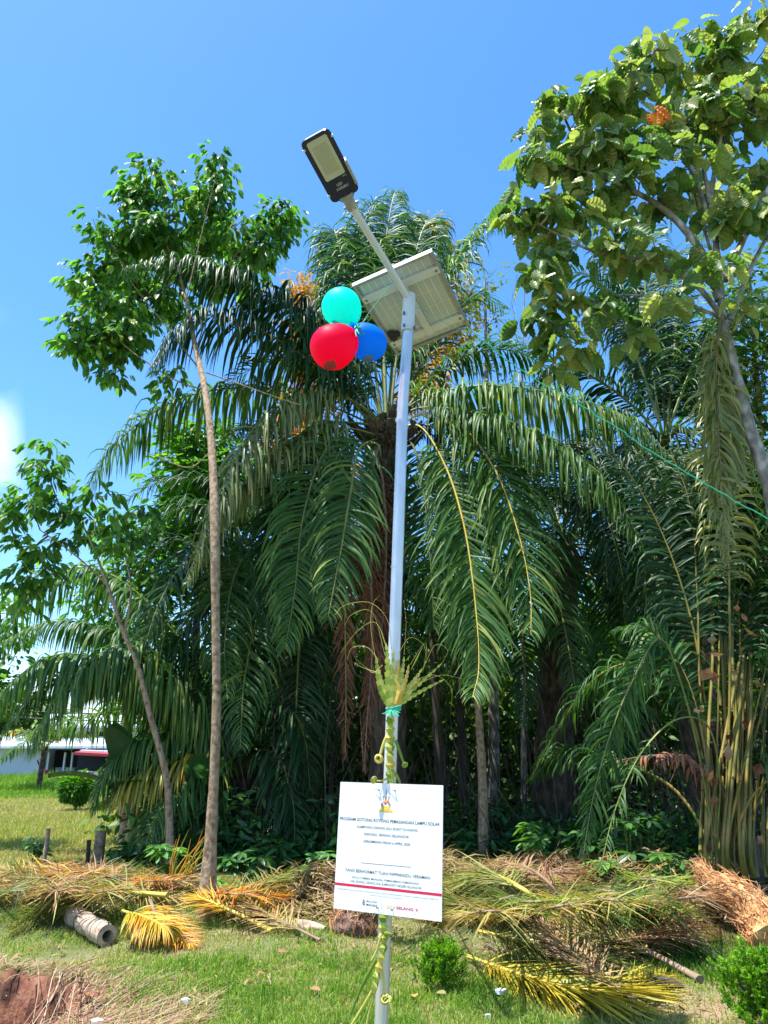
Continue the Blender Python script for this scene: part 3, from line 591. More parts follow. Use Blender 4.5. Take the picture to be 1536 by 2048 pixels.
M['fibre'] = leafmat('orange_fibre', [(.30, .12, .05), (.55, .27, .10), (.72, .45, .22)], .8, .1, (1.1, 1, .7), .2)
# central palm
CB = P(770, 868, 11.0)
A = palm('large central oil palm behind the lamp pole with long arching fronds', CB, [P(768, 1500, 11.2)[0], 11.2, 0], .27, .23, 90, 3)
sd = 100
for pts, Y0, Y1, kw in [
    ([(830, 805), (950, 772), (1100, 785), (1250, 832), (1335, 905)], 11, 9.6, dict(ll=.98, tint=.5, droop=1.3, n=150, w=.022, spread=.1, lift=-.3)),
    ([(830, 818), (960, 828), (1090, 872), (1210, 958), (1285, 1090)], 10.9, 9.2, dict(ll=.9, tint=.45, droop=1.3, n=140, spread=.1, lift=-.3)),
    ([(835, 850), (890, 930), (928, 1050), (950, 1200), (958, 1330), (945, 1395)], 10.8, 9.0, dict(ll=1.0, w=.024, tint=.45, droop=.32, n=120, rk='rachis_yellow', spread=.8, lat=(1, .25, 0), rr=.024)),
    ([(838, 830), (920, 850), (990, 940), (1035, 1060), (1060, 1180), (1062, 1270)], 10.9, 9.4, dict(ll=1.0, w=.024, tint=.42, droop=.32, n=115, rk='rachis_yellow', spread=.8, lat=(1, .35, 0), rr=.024)),
    ([(745, 830), (660, 785), (570, 805), (490, 880), (430, 1010), (372, 1165)], 10.8, 9.3, dict(ll=.9, tint=.5, droop=1.2, n=140, kind='frond_olive', spread=.2, lift=-.2)),
    ([(740, 850), (640, 850), (550, 905), (480, 975), (420, 1060)], 10.8, 9.7, dict(ll=.85, tint=.5, droop=1.1, n=110, kind='frond_olive', spread=.2, lift=-.2)),
    ([(730, 880), (650, 905), (590, 1000), (555, 1120), (530, 1270)], 11, 10.2, dict(ll=.75, tint=.2, droop=.5, kind='frond_dark', lat=(1, .3, 0))),
    ([(735, 890), (705, 900), (695, 1000), (690, 1200), (692, 1380), (690, 1520)], 10.6, 10.2, dict(ll=.42, w=.012, tint=.5, droop=.3, kind='frond_dead', rk='petiole', lat=(1, .1, 0), spread=1.5, start=.18, n=130, mess=.7, missing=.15)),
    ([(755, 900), (742, 960), (740, 1100), (745, 1280), (735, 1430), (728, 1540)], 10.6, 10.3, dict(ll=.42, w=.012, tint=.55, droop=.3, kind='frond_dead', rk='rachis_dead', lat=(1, .1, 0), spread=1.7, start=.22, n=140, mess=.8, missing=.15)),
    ([(750, 900), (765, 960), (772, 1100), (762, 1300), (760, 1420)], 10.7, 10.5, dict(ll=.4, w=.012, tint=.3, droop=.3, kind='frond_dead', rk='rachis_dead', lat=(1, .2, 0), spread=1.6, n=90, mess=.7)),
    ([(770, 850), (760, 640), (750, 540), (700, 470), (690, 520)], 11.4, 12.6, dict(ll=.95, tint=.4, droop=1.1, n=140, start=.3, lat=(1, .2, 0))),
    ([(775, 850), (790, 650), (800, 520), (830, 430), (850, 470)], 11.4, 12.6, dict(ll=.95, tint=.4, droop=1.1, n=140, start=.3, lat=(1, -.2, 0))),
    ([(745, 880), (715, 905), (700, 990), (680, 1110), (655, 1240)], 10.5, 9.6, dict(ll=.75, tint=.4, droop=.4, lat=(1, .3, 0), n=90)),
    ([(750, 870), (690, 860), (640, 920), (605, 1040), (590, 1180), (570, 1300)], 10.6, 9.6, dict(ll=.85, tint=.42, droop=.5, lat=(1, .4, 0), n=110)),
    ([(800, 870), (830, 900), (850, 1000), (862, 1130), (868, 1260)], 11, 10.4, dict(ll=.75, tint=.3, droop=.4, lat=(1, .1, 0), n=90)),
    # dark crown up left
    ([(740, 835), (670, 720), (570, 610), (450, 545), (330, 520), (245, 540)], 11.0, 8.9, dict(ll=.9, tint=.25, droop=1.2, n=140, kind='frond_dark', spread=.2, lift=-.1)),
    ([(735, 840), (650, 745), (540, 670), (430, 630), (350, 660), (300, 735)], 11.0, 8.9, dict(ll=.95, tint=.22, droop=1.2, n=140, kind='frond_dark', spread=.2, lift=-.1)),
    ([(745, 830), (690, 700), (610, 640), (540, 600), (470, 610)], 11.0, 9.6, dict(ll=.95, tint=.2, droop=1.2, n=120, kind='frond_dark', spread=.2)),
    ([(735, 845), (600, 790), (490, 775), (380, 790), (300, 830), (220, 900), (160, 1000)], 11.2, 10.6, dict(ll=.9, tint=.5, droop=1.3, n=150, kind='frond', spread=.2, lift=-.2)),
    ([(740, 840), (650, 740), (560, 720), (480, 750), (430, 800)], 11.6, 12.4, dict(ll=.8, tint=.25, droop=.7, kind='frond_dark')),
    # upright crown
    ([(772, 850), (768, 720), (765, 600), (772, 480), (790, 385), (808, 400)], 11.1, 12.5, dict(ll=.95, tint=.42, droop=1.1, n=170, spread=.3, rr=.045, start=.35, lat=(1, 0, 0))),
    ([(765, 850), (745, 700), (725, 560), (725, 470), (745, 410), (775, 420)], 11.2, 12.3, dict(ll=.95, tint=.42, droop=1.1, n=160, spread=.3, start=.32, lat=(1, .2, 0))),
    ([(765, 850), (730, 720), (700, 600), (680, 500), (665, 460), (660, 560)], 11.2, 12.0, dict(ll=.95, tint=.42, droop=1.1, n=160, spread=.3, start=.3, lat=(1, .3, 0))),
    ([(778, 850), (795, 700), (820, 560), (845, 460), (870, 440), (895, 520)], 11.2, 12.4, dict(ll=.95, tint=.42, droop=1.1, n=160, spread=.3, start=.3, lat=(1, -.2, 0))),
    ([(780, 850), (830, 700), (880, 580), (940, 480), (985, 440), (1025, 460)], 11.3, 12.0, dict(ll=.9, tint=.46, droop=1.1, n=160, spread=.2, start=.3)),
    ([(782, 850), (850, 720), (920, 620), (960, 590), (1010, 620)], 11.5, 12.6, dict(ll=.8, tint=.35, droop=.8, n=90)),
    ([(790, 850), (860, 760), (950, 705), (1040, 705), (1110, 755), (1140, 810)], 11.1, 11.6, dict(ll=.7, tint=.3, droop=.7, n=90)),
    ([(740, 850), (700, 700), (670, 600), (655, 560), (640, 640)], 11.3, 11.8, dict(ll=.8, tint=.3, droop=.8, n=80)),
    ([(790, 860), (850, 850), (900, 880), (940, 980), (950, 1100)], 11.4, 12.2, dict(ll=.7, tint=.2, droop=.5, kind='frond_dark', lat=(1, 0, 0))),
    ([(750, 870), (690, 880), (650, 960), (640, 1100), (650, 1230)], 11.4, 12, dict(ll=.7, tint=.2, droop=.5, kind='frond_dark', lat=(1, 0, 0)))]:
    sd += 1; hang(A, pts, Y0, Y1, base=CB+[0, 0, -.1], seed=sd, **kw)
mb = MB(); r = rs(4)
for k in range(26):
    a = r.uniform(0, 2*pi); o = np.array([cos(a), sin(a), 0]); c = CB+o*.22+[0, 0, -.25+r.uniform(-.1, .25)]; mb.tube([c, c+o*.22+[0, 0, .10], c+o*.38+[0, 0, .28]], [.075, .06, .04], 7, flat=.5, up=o)
mb.build('frond_base', M['bark_palm'], A)
mb = MB(); c = P(778, 862, 10.6)
for k in range(90): d = nrm(r.randn(3)); q = c+d*[.14, .12, .17]; mb.tube([q-d*.03, q+d*.02, q+d*.035], [.02, .022, .008], 5)
mb.build('fruit_bunch', M['bark_dark'], A)
cr_ = MB(); r = rs(66); n = 900; a = r.uniform(0, 2*pi, n); q = np.stack([CB[0]+.33*np.cos(a), 11.1+.33*np.sin(a), P(770, 1000, 11)[2]+r.normal(0, .38, n)], 1)
scatter_later = (cr_, q, r)
# generic crowns for the palms standing round it
def crown(T, base, n, L, kind, seed, az=(0, 2*pi), el=(.1, 1.3), tint=.25, dr=.42, ll=.75, nl=70, **kw):
    r = rs(seed)
    for k in range(n):
        f = (k+.5)/n; e = el[0]+(el[1]-el[0])*r.rand(); a = az[0]+(az[1]-az[0])*((k*.618) % 1)+r.uniform(-.1, .1)
        mb, m = frond(arc(base, a, e, L*r.uniform(.85, 1.12), dr*r.uniform(.8, 1.25)), ll=ll*r.uniform(.9, 1.1), kind=kind, seed=seed*31+k, tint=tint+r.uniform(-.08, .1), droop=.5, n=nl, **kw)
        mb.build('frond', m, T)
BB = P(478, 1545, 12.2)
B = palm('low oil palm left of the tall thin trunk with fronds arching to the left edge', BB, [BB[0], 12.3, 0], .28, .26, 30, 5)
for i, (pts, Y0, Y1, kw) in enumerate([
    ([(460, 1520), (400, 1420), (330, 1340), (250, 1290), (170, 1330), (110, 1400), (60, 1500)], 12, 10.2, dict(ll=1.0, w=.024, tint=.48, droop=1.2, n=150, spread=.2, lift=-.15)),
    ([(460, 1510), (380, 1380), (290, 1290), (190, 1250), (90, 1245), (0, 1290)], 12.2, 11.2, dict(ll=.9, tint=.35, droop=1.2, n=150, spread=.2, lift=-.15)),
    ([(460, 1500), (390, 1330), (300, 1210), (200, 1140), (100, 1150), (20, 1250), (-50, 1380)], 12.4, 11.6, dict(ll=.95, tint=.3, droop=1.2, n=150, spread=.2, lift=-.15)),
    ([(465, 1525), (400, 1480), (330, 1475), (260, 1500), (205, 1560), (190, 1620)], 12, 10.8, dict(ll=.75, tint=.48, droop=1.1, n=120, spread=.25)),
    ([(460, 1535), (400, 1520), (330, 1530), (260, 1560), (215, 1610)], 11.9, 10.8, dict(ll=.8, tint=.05, droop=1.0, n=110, kind='frond_yellow')),
    ([(465, 1540), (420, 1530), (370, 1560), (320, 1620), (290, 1690)], 11.9, 10.5, dict(ll=.7, tint=.4, droop=.55, n=90)),
    ([(465, 1500), (440, 1380), (380, 1290), (310, 1260), (240, 1290)], 12.3, 12.6, dict(ll=.8, tint=.3, droop=.7)),
    ([(470, 1510), (450, 1300), (420, 1150), (370, 1080), (300, 1110), (250, 1190)], 12.5, 12.8, dict(ll=.8, tint=.25, droop=.7, kind='frond_dark')),
    ([(470, 1530), (430, 1450), (370, 1400), (290, 1400), (200, 1430), (100, 1450), (0, 1520)], 12.6, 13.5, dict(ll=.75, tint=.55, droop=1.2, n=140, spread=.2)),
    ([(485, 1510), (510, 1350), (540, 1230), (590, 1180), (630, 1230)], 12.3, 12, dict(ll=.8, tint=.3, droop=.6, kind='frond_dark')),
    ([(490, 1530), (530, 1450), (580, 1420), (610, 1480), (620, 1580)], 12, 11.3, dict(ll=.75, tint=.3, droop=.5, kind='frond_dark')),
    ([(490, 1520), (500, 1330), (480, 1180), (450, 1110), (400, 1120)], 12.5, 12.8, dict(ll=.85, tint=.3, droop=.65)),
    ([(490, 1540), (520, 1500), (560, 1520), (585, 1600), (590, 1690)], 12, 11, dict(ll=.7, tint=.25, droop=.45, kind='frond_dark')),
    ([(465, 1550), (430, 1570), (395, 1620), (370, 1700)], 12, 11.2, dict(ll=.7, tint=.3, droop=.5)),
    ([(465, 1530), (400, 1430), (320, 1360), (220, 1320), (110, 1310), (30, 1360), (-40, 1450)], 12, 10.4, dict(ll=.95, tint=.4, droop=1.2, n=150, spread=.2, lift=-.15, w=.024)),
    ([(465, 1530), (370, 1400), (260, 1340), (150, 1340), (60, 1400), (0, 1480)], 12, 11, dict(ll=.9, tint=.3, droop=1.2, n=140, spread=.2, kind='frond_dark')),
    ([(120, 1180), (60, 1190), (0, 1230), (-60, 1300)], 11.8, 11.4, dict(ll=.6, tint=.35, droop=.7))][:16]):
    hang(B, pts, Y0, Y1, base=BB+[0, 0, -.15], seed=200+i, **kw)
CC = P(600, 1130, 13.6)
Cp = palm('dark drooping oil palm between the thin trunk and the central palm', CC, [CC[0], 13.7, 0], .3, .28, 40, 6)
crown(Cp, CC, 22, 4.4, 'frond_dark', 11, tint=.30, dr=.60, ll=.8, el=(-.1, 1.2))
for i, (pts, Y0, Y1, kw) in enumerate([([(580, 1120), (520, 1090), (470, 1150), (450, 1280), (455, 1400)], 13, 11.2, dict(ll=.75, tint=.42, droop=.5, lat=(1, .2, 0))),
    ([(600, 1120), (560, 1130), (520, 1220), (490, 1350), (480, 1500)], 13, 11.0, dict(ll=.8, tint=.3, droop=.45, lat=(1, 0, 0))), ([(610, 1120), (620, 1140), (600, 1280), (590, 1450), (570, 1600)], 13, 11.2, dict(ll=.8, tint=.25, droop=.4, lat=(1, 0, 0), kind='frond_dark')),
    ([(610, 1120), (650, 1150), (655, 1300), (640, 1480)], 13, 11.8, dict(ll=.7, tint=.2, droop=.4, lat=(1, 0, 0), kind='frond_dark'))]):
    hang(Cp, pts, Y0, Y1, base=CC, seed=240+i, **kw)
DC = P(1130, 1090, 13.4)
D = palm('shaded oil palm with brown trunk right of the central palm', DC, [P(1095, 1600, 13)[0], 13.2, 0], .34, .30, 60, 8)
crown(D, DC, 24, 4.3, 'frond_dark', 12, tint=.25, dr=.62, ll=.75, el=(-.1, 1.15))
for i, (pts, Y0, Y1, kw) in enumerate([([(1100, 1100), (1060, 1110), (1040, 1220), (1050, 1350), (1045, 1450)], 12.8, 11.3, dict(ll=.6, tint=.2, droop=.35, lat=(1, 0, 0), kind='frond_dark')),
    ([(1130, 1090), (1110, 1050), (1100, 1120), (1130, 1260), (1155, 1400)], 12.8, 10.8, dict(ll=.7, tint=.3, droop=.4, lat=(1, .3, 0))), ([(1140, 1090), (1200, 1060), (1240, 1150), (1255, 1300)], 13, 12, dict(ll=.7, tint=.2, droop=.4, lat=(1, 0, 0), kind='frond_dark')),
    ([(1130, 1100), (1180, 1150), (1230, 1270), (1250, 1420), (1230, 1560)], 12.8, 11.6, dict(ll=.75, tint=.3, droop=.4, lat=(1, 0, 0)))]):
    hang(D, pts, Y0, Y1, base=DC, seed=270+i, **kw)
EC = P(1330, 900, 11.6)
E_ = palm('tall dark oil palm behind the big ribbed leaf tree', EC, [EC[0]+.1, 11.8, 0], .3, .27, 40, 9)
for i, (pts, Y0, Y1, kw) in enumerate([([(1320, 850), (1300, 700), (1290, 560), (1300, 450), (1325, 400)], 11.6, 12.2, dict()), ([(1320, 850), (1270, 700), (1220, 590), (1160, 545), (1090, 570)], 11.5, 11.5, dict()),
    ([(1320, 850), (1290, 680), (1230, 540), (1180, 480), (1130, 500)], 11.8, 12.4, dict()), ([(1335, 850), (1350, 680), (1370, 540), (1400, 470), (1440, 500)], 11.8, 12.5, dict()), ([(1340, 850), (1400, 700), (1460, 620), (1530, 610), (1590, 660)], 11.5, 12, dict()),
    ([(1310, 860), (1240, 790), (1150, 740), (1080, 760), (1060, 830)], 11.5, 11.2, dict(tint=.15)), ([(1310, 870), (1250, 830), (1190, 860), (1160, 960), (1150, 1080)], 11.5, 10.6, dict(tint=.12)), ([(1320, 870), (1280, 860), (1230, 920), (1210, 1050), (1215, 1180)], 11.5, 10.6, dict(tint=.2)),
    ([(1330, 880), (1300, 900), (1290, 1020), (1290, 1160), (1300, 1280)], 11.3, 10.3, dict(tint=.2)), ([(1345, 870), (1370, 860), (1385, 960), (1390, 1100), (1380, 1230)], 11.4, 10.4, dict(tint=.3)), ([(1350, 860), (1420, 820), (1480, 870), (1510, 980), (1520, 1120)], 11.5, 10.9, dict(tint=.25)),
    ([(1340, 850), (1330, 740), (1290, 660), (1230, 640), (1160, 680)], 12, 13, dict(tint=.1)), ([(1340, 850), (1370, 740), (1420, 690), (1480, 710), (1530, 790)], 12, 13, dict(tint=.1)), ([(1330, 850), (1320, 640), (1340, 540), (1360, 500)], 12, 13, dict(tint=.1))]):
    k2 = dict(ll=.8, tint=.28, droop=.6, n=90, kind='frond_dark' if i % 3 else 'frond'); k2.update(kw); hang(E_, pts, Y0, Y1, base=EC, seed=300+i, **k2)
FB = P(1450, 1700, 8.9); FB[2] = .15
F_ = palm('young oil palm at the right edge with olive stalks fanning from the ground', FB+[.2, .25, 1.5], FB+[.2, .2, 0], .24, .2, 50, 10)
for i, (pts, Y0, Y1, kw) in enumerate([
    ([(1440, 1690), (1415, 1450), (1385, 1250), (1330, 1080), (1260, 950), (1180, 880)], 8.8, 9.6, dict(start=.45)), ([(1445, 1690), (1440, 1400), (1400, 1150), (1340, 1000), (1270, 940)], 8.8, 9.9, dict(start=.5)),
    ([(1450, 1680), (1460, 1350), (1455, 1050), (1445, 850), (1425, 740), (1400, 790)], 8.8, 8.6, dict(start=.5, ll=.5, kind='frond_olive', tint=.6, lat=(1, 0, 0), droop=.9)), ([(1455, 1680), (1500, 1350), (1540, 1100), (1590, 950)], 8.9, 9.5, dict(start=.5)),
    ([(1460, 1690), (1530, 1400), (1590, 1180), (1660, 1050)], 8.8, 9, dict(start=.5)), ([(1465, 1700), (1560, 1500), (1640, 1350)], 8.8, 8.6, dict(start=.6)), ([(1430, 1700), (1410, 1500), (1370, 1350), (1300, 1260), (1230, 1260)], 8.7, 9.2, dict(start=.5, kind='frond')),
    ([(1425, 1700), (1400, 1520), (1360, 1360), (1320, 1275), (1270, 1350), (1220, 1470), (1185, 1600), (1165, 1720)], 8.6, 8.1, dict(start=.48, rk='rachis', rr=.017, w=.014, ll=.42, droop=.35, lat=(1, .3, 0), spread=.9)),
    ([(1435, 1700), (1440, 1560), (1415, 1450), (1350, 1440), (1280, 1510), (1230, 1620), (1200, 1740)], 8.6, 8.0, dict(start=.62, rk='rachis', rr=.014, w=.012, ll=.26, tint=.6, droop=.4, n=45, missing=.4)),
    ([(1420, 1700), (1350, 1580), (1230, 1520), (1130, 1500), (1060, 1560)], 8.8, 10.2, dict(start=.45, ll=.5)), ([(1440, 1700), (1380, 1420), (1290, 1330), (1200, 1350), (1120, 1450), (1060, 1560)], 8.9, 9.8, dict(start=.4, ll=.5, w=.014, kind='frond')),
    ([(1450, 1690), (1480, 1450), (1500, 1200), (1510, 1000), (1500, 850)], 8.8, 9.2, dict(start=.55)), ([(1470, 1700), (1540, 1560), (1600, 1480)], 8.8, 8.7, dict(start=.6)), ([(1460, 1710), (1500, 1600), (1560, 1540)], 8.7, 8.2, dict(start=.9, n=10)),
    ([(1450, 1700), (1470, 1500), (1480, 1300), (1470, 1150), (1440, 1050)], 8.6, 9.4, dict(start=.55)), ([(1455, 1700), (1490, 1520), (1540, 1300)], 8.6, 8.4, dict(start=.9, n=10)), ([(1445, 1700), (1425, 1560), (1400, 1380), (1395, 1200), (1380, 1010), (1340, 900)], 8.7, 9.4, dict(start=.5)),
    ([(1420, 1560), (1370, 1515), (1300, 1512), (1230, 1522)], 8.7, 8.5, dict(start=.1, ll=.3, kind='frond_dead', rk='rachis_dead', tint=.8, droop=.9, n=30, missing=.3))]):
    k2 = dict(ll=.65, tint=.22, droop=.55, n=75, kind='frond' if i % 2 else 'frond_dark', rk='petiole', rr=.026); k2.update(kw); hang(F_, pts, Y0, Y1, base=P(pts[0][0]+rs(i).uniform(-40, 50), 1750, Y0) if pts[0][1] > 1600 else FB+[0, 0, .9], seed=340+i, **k2)
r = rs(78)
for k in range(24):
    x0, x1 = r.uniform(1400, 1540), 0; x1 = x0*.5+.5*(1385+k*10)+r.uniform(-12, 12)
    hang(F_, [(x0, 1690), (x0*.55+x1*.45, 1460), (x1, 1200+r.uniform(-60, 60)), (x1+(x1-1450)*1.3, 1000+r.uniform(-80, 80)), (x1+(x1-1450)*2.4, 900)], 8.6+r.uniform(-.1, .3), 9.6, base=P(x0+8, 1755, 8.6), seed=400+k, start=.74, ll=.5, n=40, kind='frond_dark', rk='petiole', rr=.020, droop=.7)
r = rs(77)
for k in range(30):
    c = P(1400+r.uniform(-15, 130), 1180+r.rand()*560, 8.5+r.uniform(-.1, .15)); d = nrm(r.randn(3)*[1, .6, 1]); e = nrm(np.cross(d, r.randn(3))); s = r.uniform(.05, .13); nn = np.cross(d, e)
    mb = MB(); mb.add([c-e*s*.6, c+d*s*.8+e*s*.1, c+e*s*.7, c-d*s*.9, c+nn*s*.35], [[0, 1, 4], [1, 2, 4], [2, 3, 4], [3, 0, 4]], r.rand()); mb.build('dead_leaf', M[['frond_dead', 'frond_wilt', 'fibre'][k % 3]], F_)

T = thing('dead_frond', 'yellowish dead frond hanging straight down against the pale grey limb', 'palm frond', P(1435, 660, 7.5))
for i, (pts, yy) in enumerate([([(1440, 640), (1432, 720), (1436, 850), (1445, 1000), (1452, 1120)], 7.5), ([(1452, 660), (1448, 760), (1455, 900), (1462, 1010)], 7.6)]):
    mb, m = frond(catmull(PP(pts, yy, yy+.1), 40), ll=.42, kind='frond_olive', rk='rachis_dead', start=.05, droop=.8, n=110, rr=.012, seed=390+i, tint=.7, lat=(1, .3, 0), spread=.9, mess=.5); mb.build('frond', m, T)
# ---------------------------------------------------------------- broadleaf trees
def leaf_tpl(kind):
    if kind == 'ribbed':
        n = 13; y = np.linspace(0, 1, n); w = .33*np.sin(pi*np.clip(y*.93+.05, 0, 1))**.75*(1.1-.35*y); V = []; F = []
        for i in range(n):
            z = -.22*y[i]**2; zz = .035*(1 if i % 2 else -1)
            zz *= .75; V += [(-w[i], y[i]+.12*w[i], z+.16*w[i]+zz), (-w[i]*.5, y[i]+.03, z+.10*w[i]+zz*.8), (0, y[i]-.02, z), (w[i]*.5, y[i]+.03, z+.10*w[i]+zz*.8), (w[i], y[i]+.12*w[i], z+.16*w[i]+zz)]
        F = [[i*5+a, i*5+a+1, i*5+a+6, i*5+a+5] for i in range(n-1) for a in range(4)]
        return np.array(V), np.array(F)
    if kind == 'ell':
        ys = [0, .2, .5, .8, 1]; ws = [.02, .14, .2, .13, .01]
    elif kind == 'wide':
        ys = [0, .2, .5, .8, 1]; ws = [.03, .24, .32, .2, .01]
    else:
        ys = [0, .45, 1]; ws = [.04, .25, .02]
    V = []; F = []
    for y, w in zip(ys, ws): V += [(-w, y, .25*w-.18*y*y), (0, y, -.18*y*y), (w, y, .25*w-.18*y*y)]
    for i in range(len(ys)-1):
        for a in (0, 1): F.append([i*3+a, i*3+a+1, i*3+a+4, i*3+a+3])
    return np.array(V), np.array(F)
def scatter(mb, tpl, pos, d, up, size, tint, mat=0):
    V, F = tpl; n = len(pos); d = nrm(d); s = nrm(np.cross(d, up)+1e-6); u = np.cross(s, d)
    B = np.stack([s, d, u], 1)*np.broadcast_to(size, (n,))[:, None, None]
    W_ = np.einsum('vk,nkj->nvj', V, B)+pos[:, None]
    mb.add(W_.reshape(-1, 3), (np.arange(n)[:, None, None]*len(V)+F[None]).reshape(-1, 4), np.repeat(np.clip(tint, 0, 1), len(F)), mat, len(V) < 50)
def tips_from(blobs, dens, seed):
    r = rs(seed); out = []
    for b in blobs:
        x, y, Y, rad = b[:4]; n = max(2, int(dens*(b[4] if len(b) > 4 else 1)*(rad/.5)**2.3)); c = P(x, y, Y); v = nrm(r.randn(n, 3))*(rad*r.rand(n, 1)**.45)
        out.append(c+v*[1, 1, .85])
    return np.concatenate(out)
def limbs(trunk_pts, tips, seed, r_tip=.006, bias=.55):
    """each tip is tied to the nearest wood already grown, so the twigs branch"""
    r = rs(seed); nodes = [np.array(p) for p in trunk_pts]; par = [None]*len(nodes); o = np.argsort(np.min(np.linalg.norm(tips[:, None]-np.array(nodes)[None], axis=2), 1)); segs = []
    top = np.array(trunk_pts[0])
    for i in o:
        t = tips[i]; N = np.array(nodes); d = np.linalg.norm(N-t, axis=1)+bias*np.clip(N[:, 2]-t[2]+.05, 0, 9); k = int(np.argmin(d)); a = nodes[k]
        L = np.linalg.norm(t-a); mid = (a+t)/2+np.array([0, 0, -.06*L])+r.normal(0, .05*L, 3); j = len(nodes)
        nodes += [mid, t]; par += [k, j]; segs.append((k, j, j+1))
    wt = np.zeros(len(nodes))
    for k in range(len(nodes)-1, -1, -1):
        wt[k] += 1 if wt[k] == 0 else 0
        if par[k] is not None: wt[par[k]] += wt[k]
    return nodes, segs, wt, r_tip
def tree(name, label, cat, trunk, tr, blobs, tpl, mat, bark, size, dens, seed, whorl=8, perw=1, tint=.35, droop=.5, lift=.2, group=None, limbs_px=(), tvar=.15, rt=.006, foot=None, spread=.14, roots=None):
    T = thing(name, label, cat, trunk[0] if foot is None else foot, group); r = rs(seed); mb = MB()
    q = catmull(trunk, 40); n = len(q); mb.tube(q, np.interp(np.linspace(0, 1, n), np.linspace(0, 1, len(tr)), tr)*(1+.04*np.sin(np.arange(n)*1.9)+.03*r.randn(n)), 14); wood = list(q[n//3:])
    for pts, ra, rb in limbs_px: l = catmull(pts, 18); mb.tube(l, np.linspace(ra, rb, 18), 8); wood += list(l[3:])
    tips = tips_from(blobs, dens, seed); nodes, segs, wt, r_tip = limbs(wood, tips, seed, rt)
    for a, b, c in segs: ra = r_tip*min(wt[b], 14)**.5; mb.tube([nodes[a], nodes[b], nodes[c]], [ra*1.15, ra, r_tip*.7*min(wt[c], 8)**.5], 5, .5, 1, cap=False)
    mb.build('trunk', [M[bark], M['twig'] if bark != 'bark_grey' else M['bark_grey']], T)
    mb = MB(); n = len(tips); P0 = np.repeat(tips, whorl, 0); a = r.uniform(0, 2*pi, n*whorl); el = r.uniform(-.9, .8, n*whorl)+lift
    d = np.stack([np.cos(a)*np.cos(el), np.sin(a)*np.cos(el), np.sin(el)], 1); base = r.normal(0, tvar*.7, n)
    pos = P0+d*spread*r.uniform(.4, 1.5, (n*whorl, 1)); tt = tint+np.repeat(base, whorl)+r.normal(0, tvar*.6, n*whorl)
    for k in range(perw):
        dd = nrm(d*[1, 1, .3]+r.normal(0, .3, d.shape)+np.array([0, 0, -droop])); up = np.array([0, 0, 1.0])+r.normal(0, .35, d.shape)
        scatter(mb, tpl, pos+r.normal(0, .01, pos.shape), dd, up, size*r.uniform(.5, 1.25, len(pos)), tt+r.normal(0, .04, len(pos)))
    mb.build('crown', M[mat] if isinstance(mat, str) else mat, T); return T
ELL, WIDE, RIB, LOW = leaf_tpl('ell'), leaf_tpl('wide'), leaf_tpl('ribbed'), leaf_tpl('low')
cr_, q, r = scatter_later; n = len(q); scatter(cr_, ELL, q, r.normal(0, 1, (n, 3))*[1, 1, .3]+[0, -.2, -.7], np.array([0, 0, 1])+r.normal(0, .4, (n, 3)), r.uniform(.08, .16, n), .2+r.normal(0, .12, n))
tag(cr_.build('creeper', M['under']), 'dark green creeper wrapped round the upper trunk of the central palm', 'creeper')
def px_(l, Y): return [P(x, y, Y) for x, y in l]
# tall thin rubber tree on the left
t1 = px_([(400, 1500), (432, 1300), (430, 1100), (424, 900), (410, 780), (392, 700), (375, 600), (350, 520)], 8.0)
b1 = P(411, 1850, 8.0); b1[2] = gz(b1[0], 8.0)-.05
t1 = [b1, P(418, 1740, 8.0), P(428, 1560, 8.0), P(433, 1400, 8.0), P(431, 1200, 8.0), P(430, 1060, 8.0), P(424, 900, 8.3), P(410, 780, 8.7), P(392, 700, 9.2), P(372, 600, 9.6), P(352, 520, 9.8)]
tree('rubber_tree', 'tall thin pale trunk left of the lamp with a leafy crown against the sky', 'tree', t1, [.095, .055, .046, .042, .055, .05, .045, .04, .035, .025, .015],
     [(300, 365, 9.8, .42), (385, 370, 9.8, .42, .8), (435, 325, 9.9, .22, 2.2), (270, 395, 9.8, .4), (225, 470, 9.8, .45), (330, 450, 9.8, .5, .9), (430, 420, 9.8, .42, 1), (490, 470, 9.8, .38, 1), (560, 440, 9.9, .33, 1.6), (530, 500, 9.8, .35, .9), (190, 560, 9.7, .4, 1.1), (235, 620, 9.7, .36), (170, 660, 9.7, .33, 1.4), (250, 680, 9.8, .36), (230, 745, 9.8, .26, .9), (230, 690, 9.8, .3, 1), (200, 700, 9.8, .3, 1), (270, 470, 9.8, .4), (350, 500, 11.6, .6), (260, 560, 11.4, .6), (330, 600, 11.5, .6, .8), (420, 560, 11.6, .6, .7), (250, 640, 11.3, .5), (500, 540, 11.6, .5), (420, 470, 10.5, .5), (350, 770, 9.9, .25, .7), (150, 700, 9.7, .2, 1.4), (300, 620, 10.0, .28, .5), (450, 560, 10.0, .3, .5), (210, 520, 9.7, .3)],
     ELL, 'rubber', 'bark_pale', .175, 22, 21, 10, 3, .42, 1.0, .1, tvar=.22, rt=.005, spread=.17,
     limbs_px=[(px_([(410, 780), (350, 760), (260, 700), (200, 640)], 9.5), .011, .005), (px_([(400, 740), (330, 650), (260, 560), (220, 480)], 9.6), .012, .005), (px_([(392, 700), (440, 560), (500, 480), (560, 450)], 9.8), .011, .005), (px_([(372, 600), (330, 480), (300, 400)], 9.8), .010, .004), (px_([(372, 600), (400, 480), (430, 360)], 9.0), .010, .004),
               (px_([(412, 745), (470, 765), (540, 790), (600, 810)], 9.0), .010, .004), (px_([(424, 900), (380, 935), (320, 915), (290, 905)], 8.3), .008, .004)])
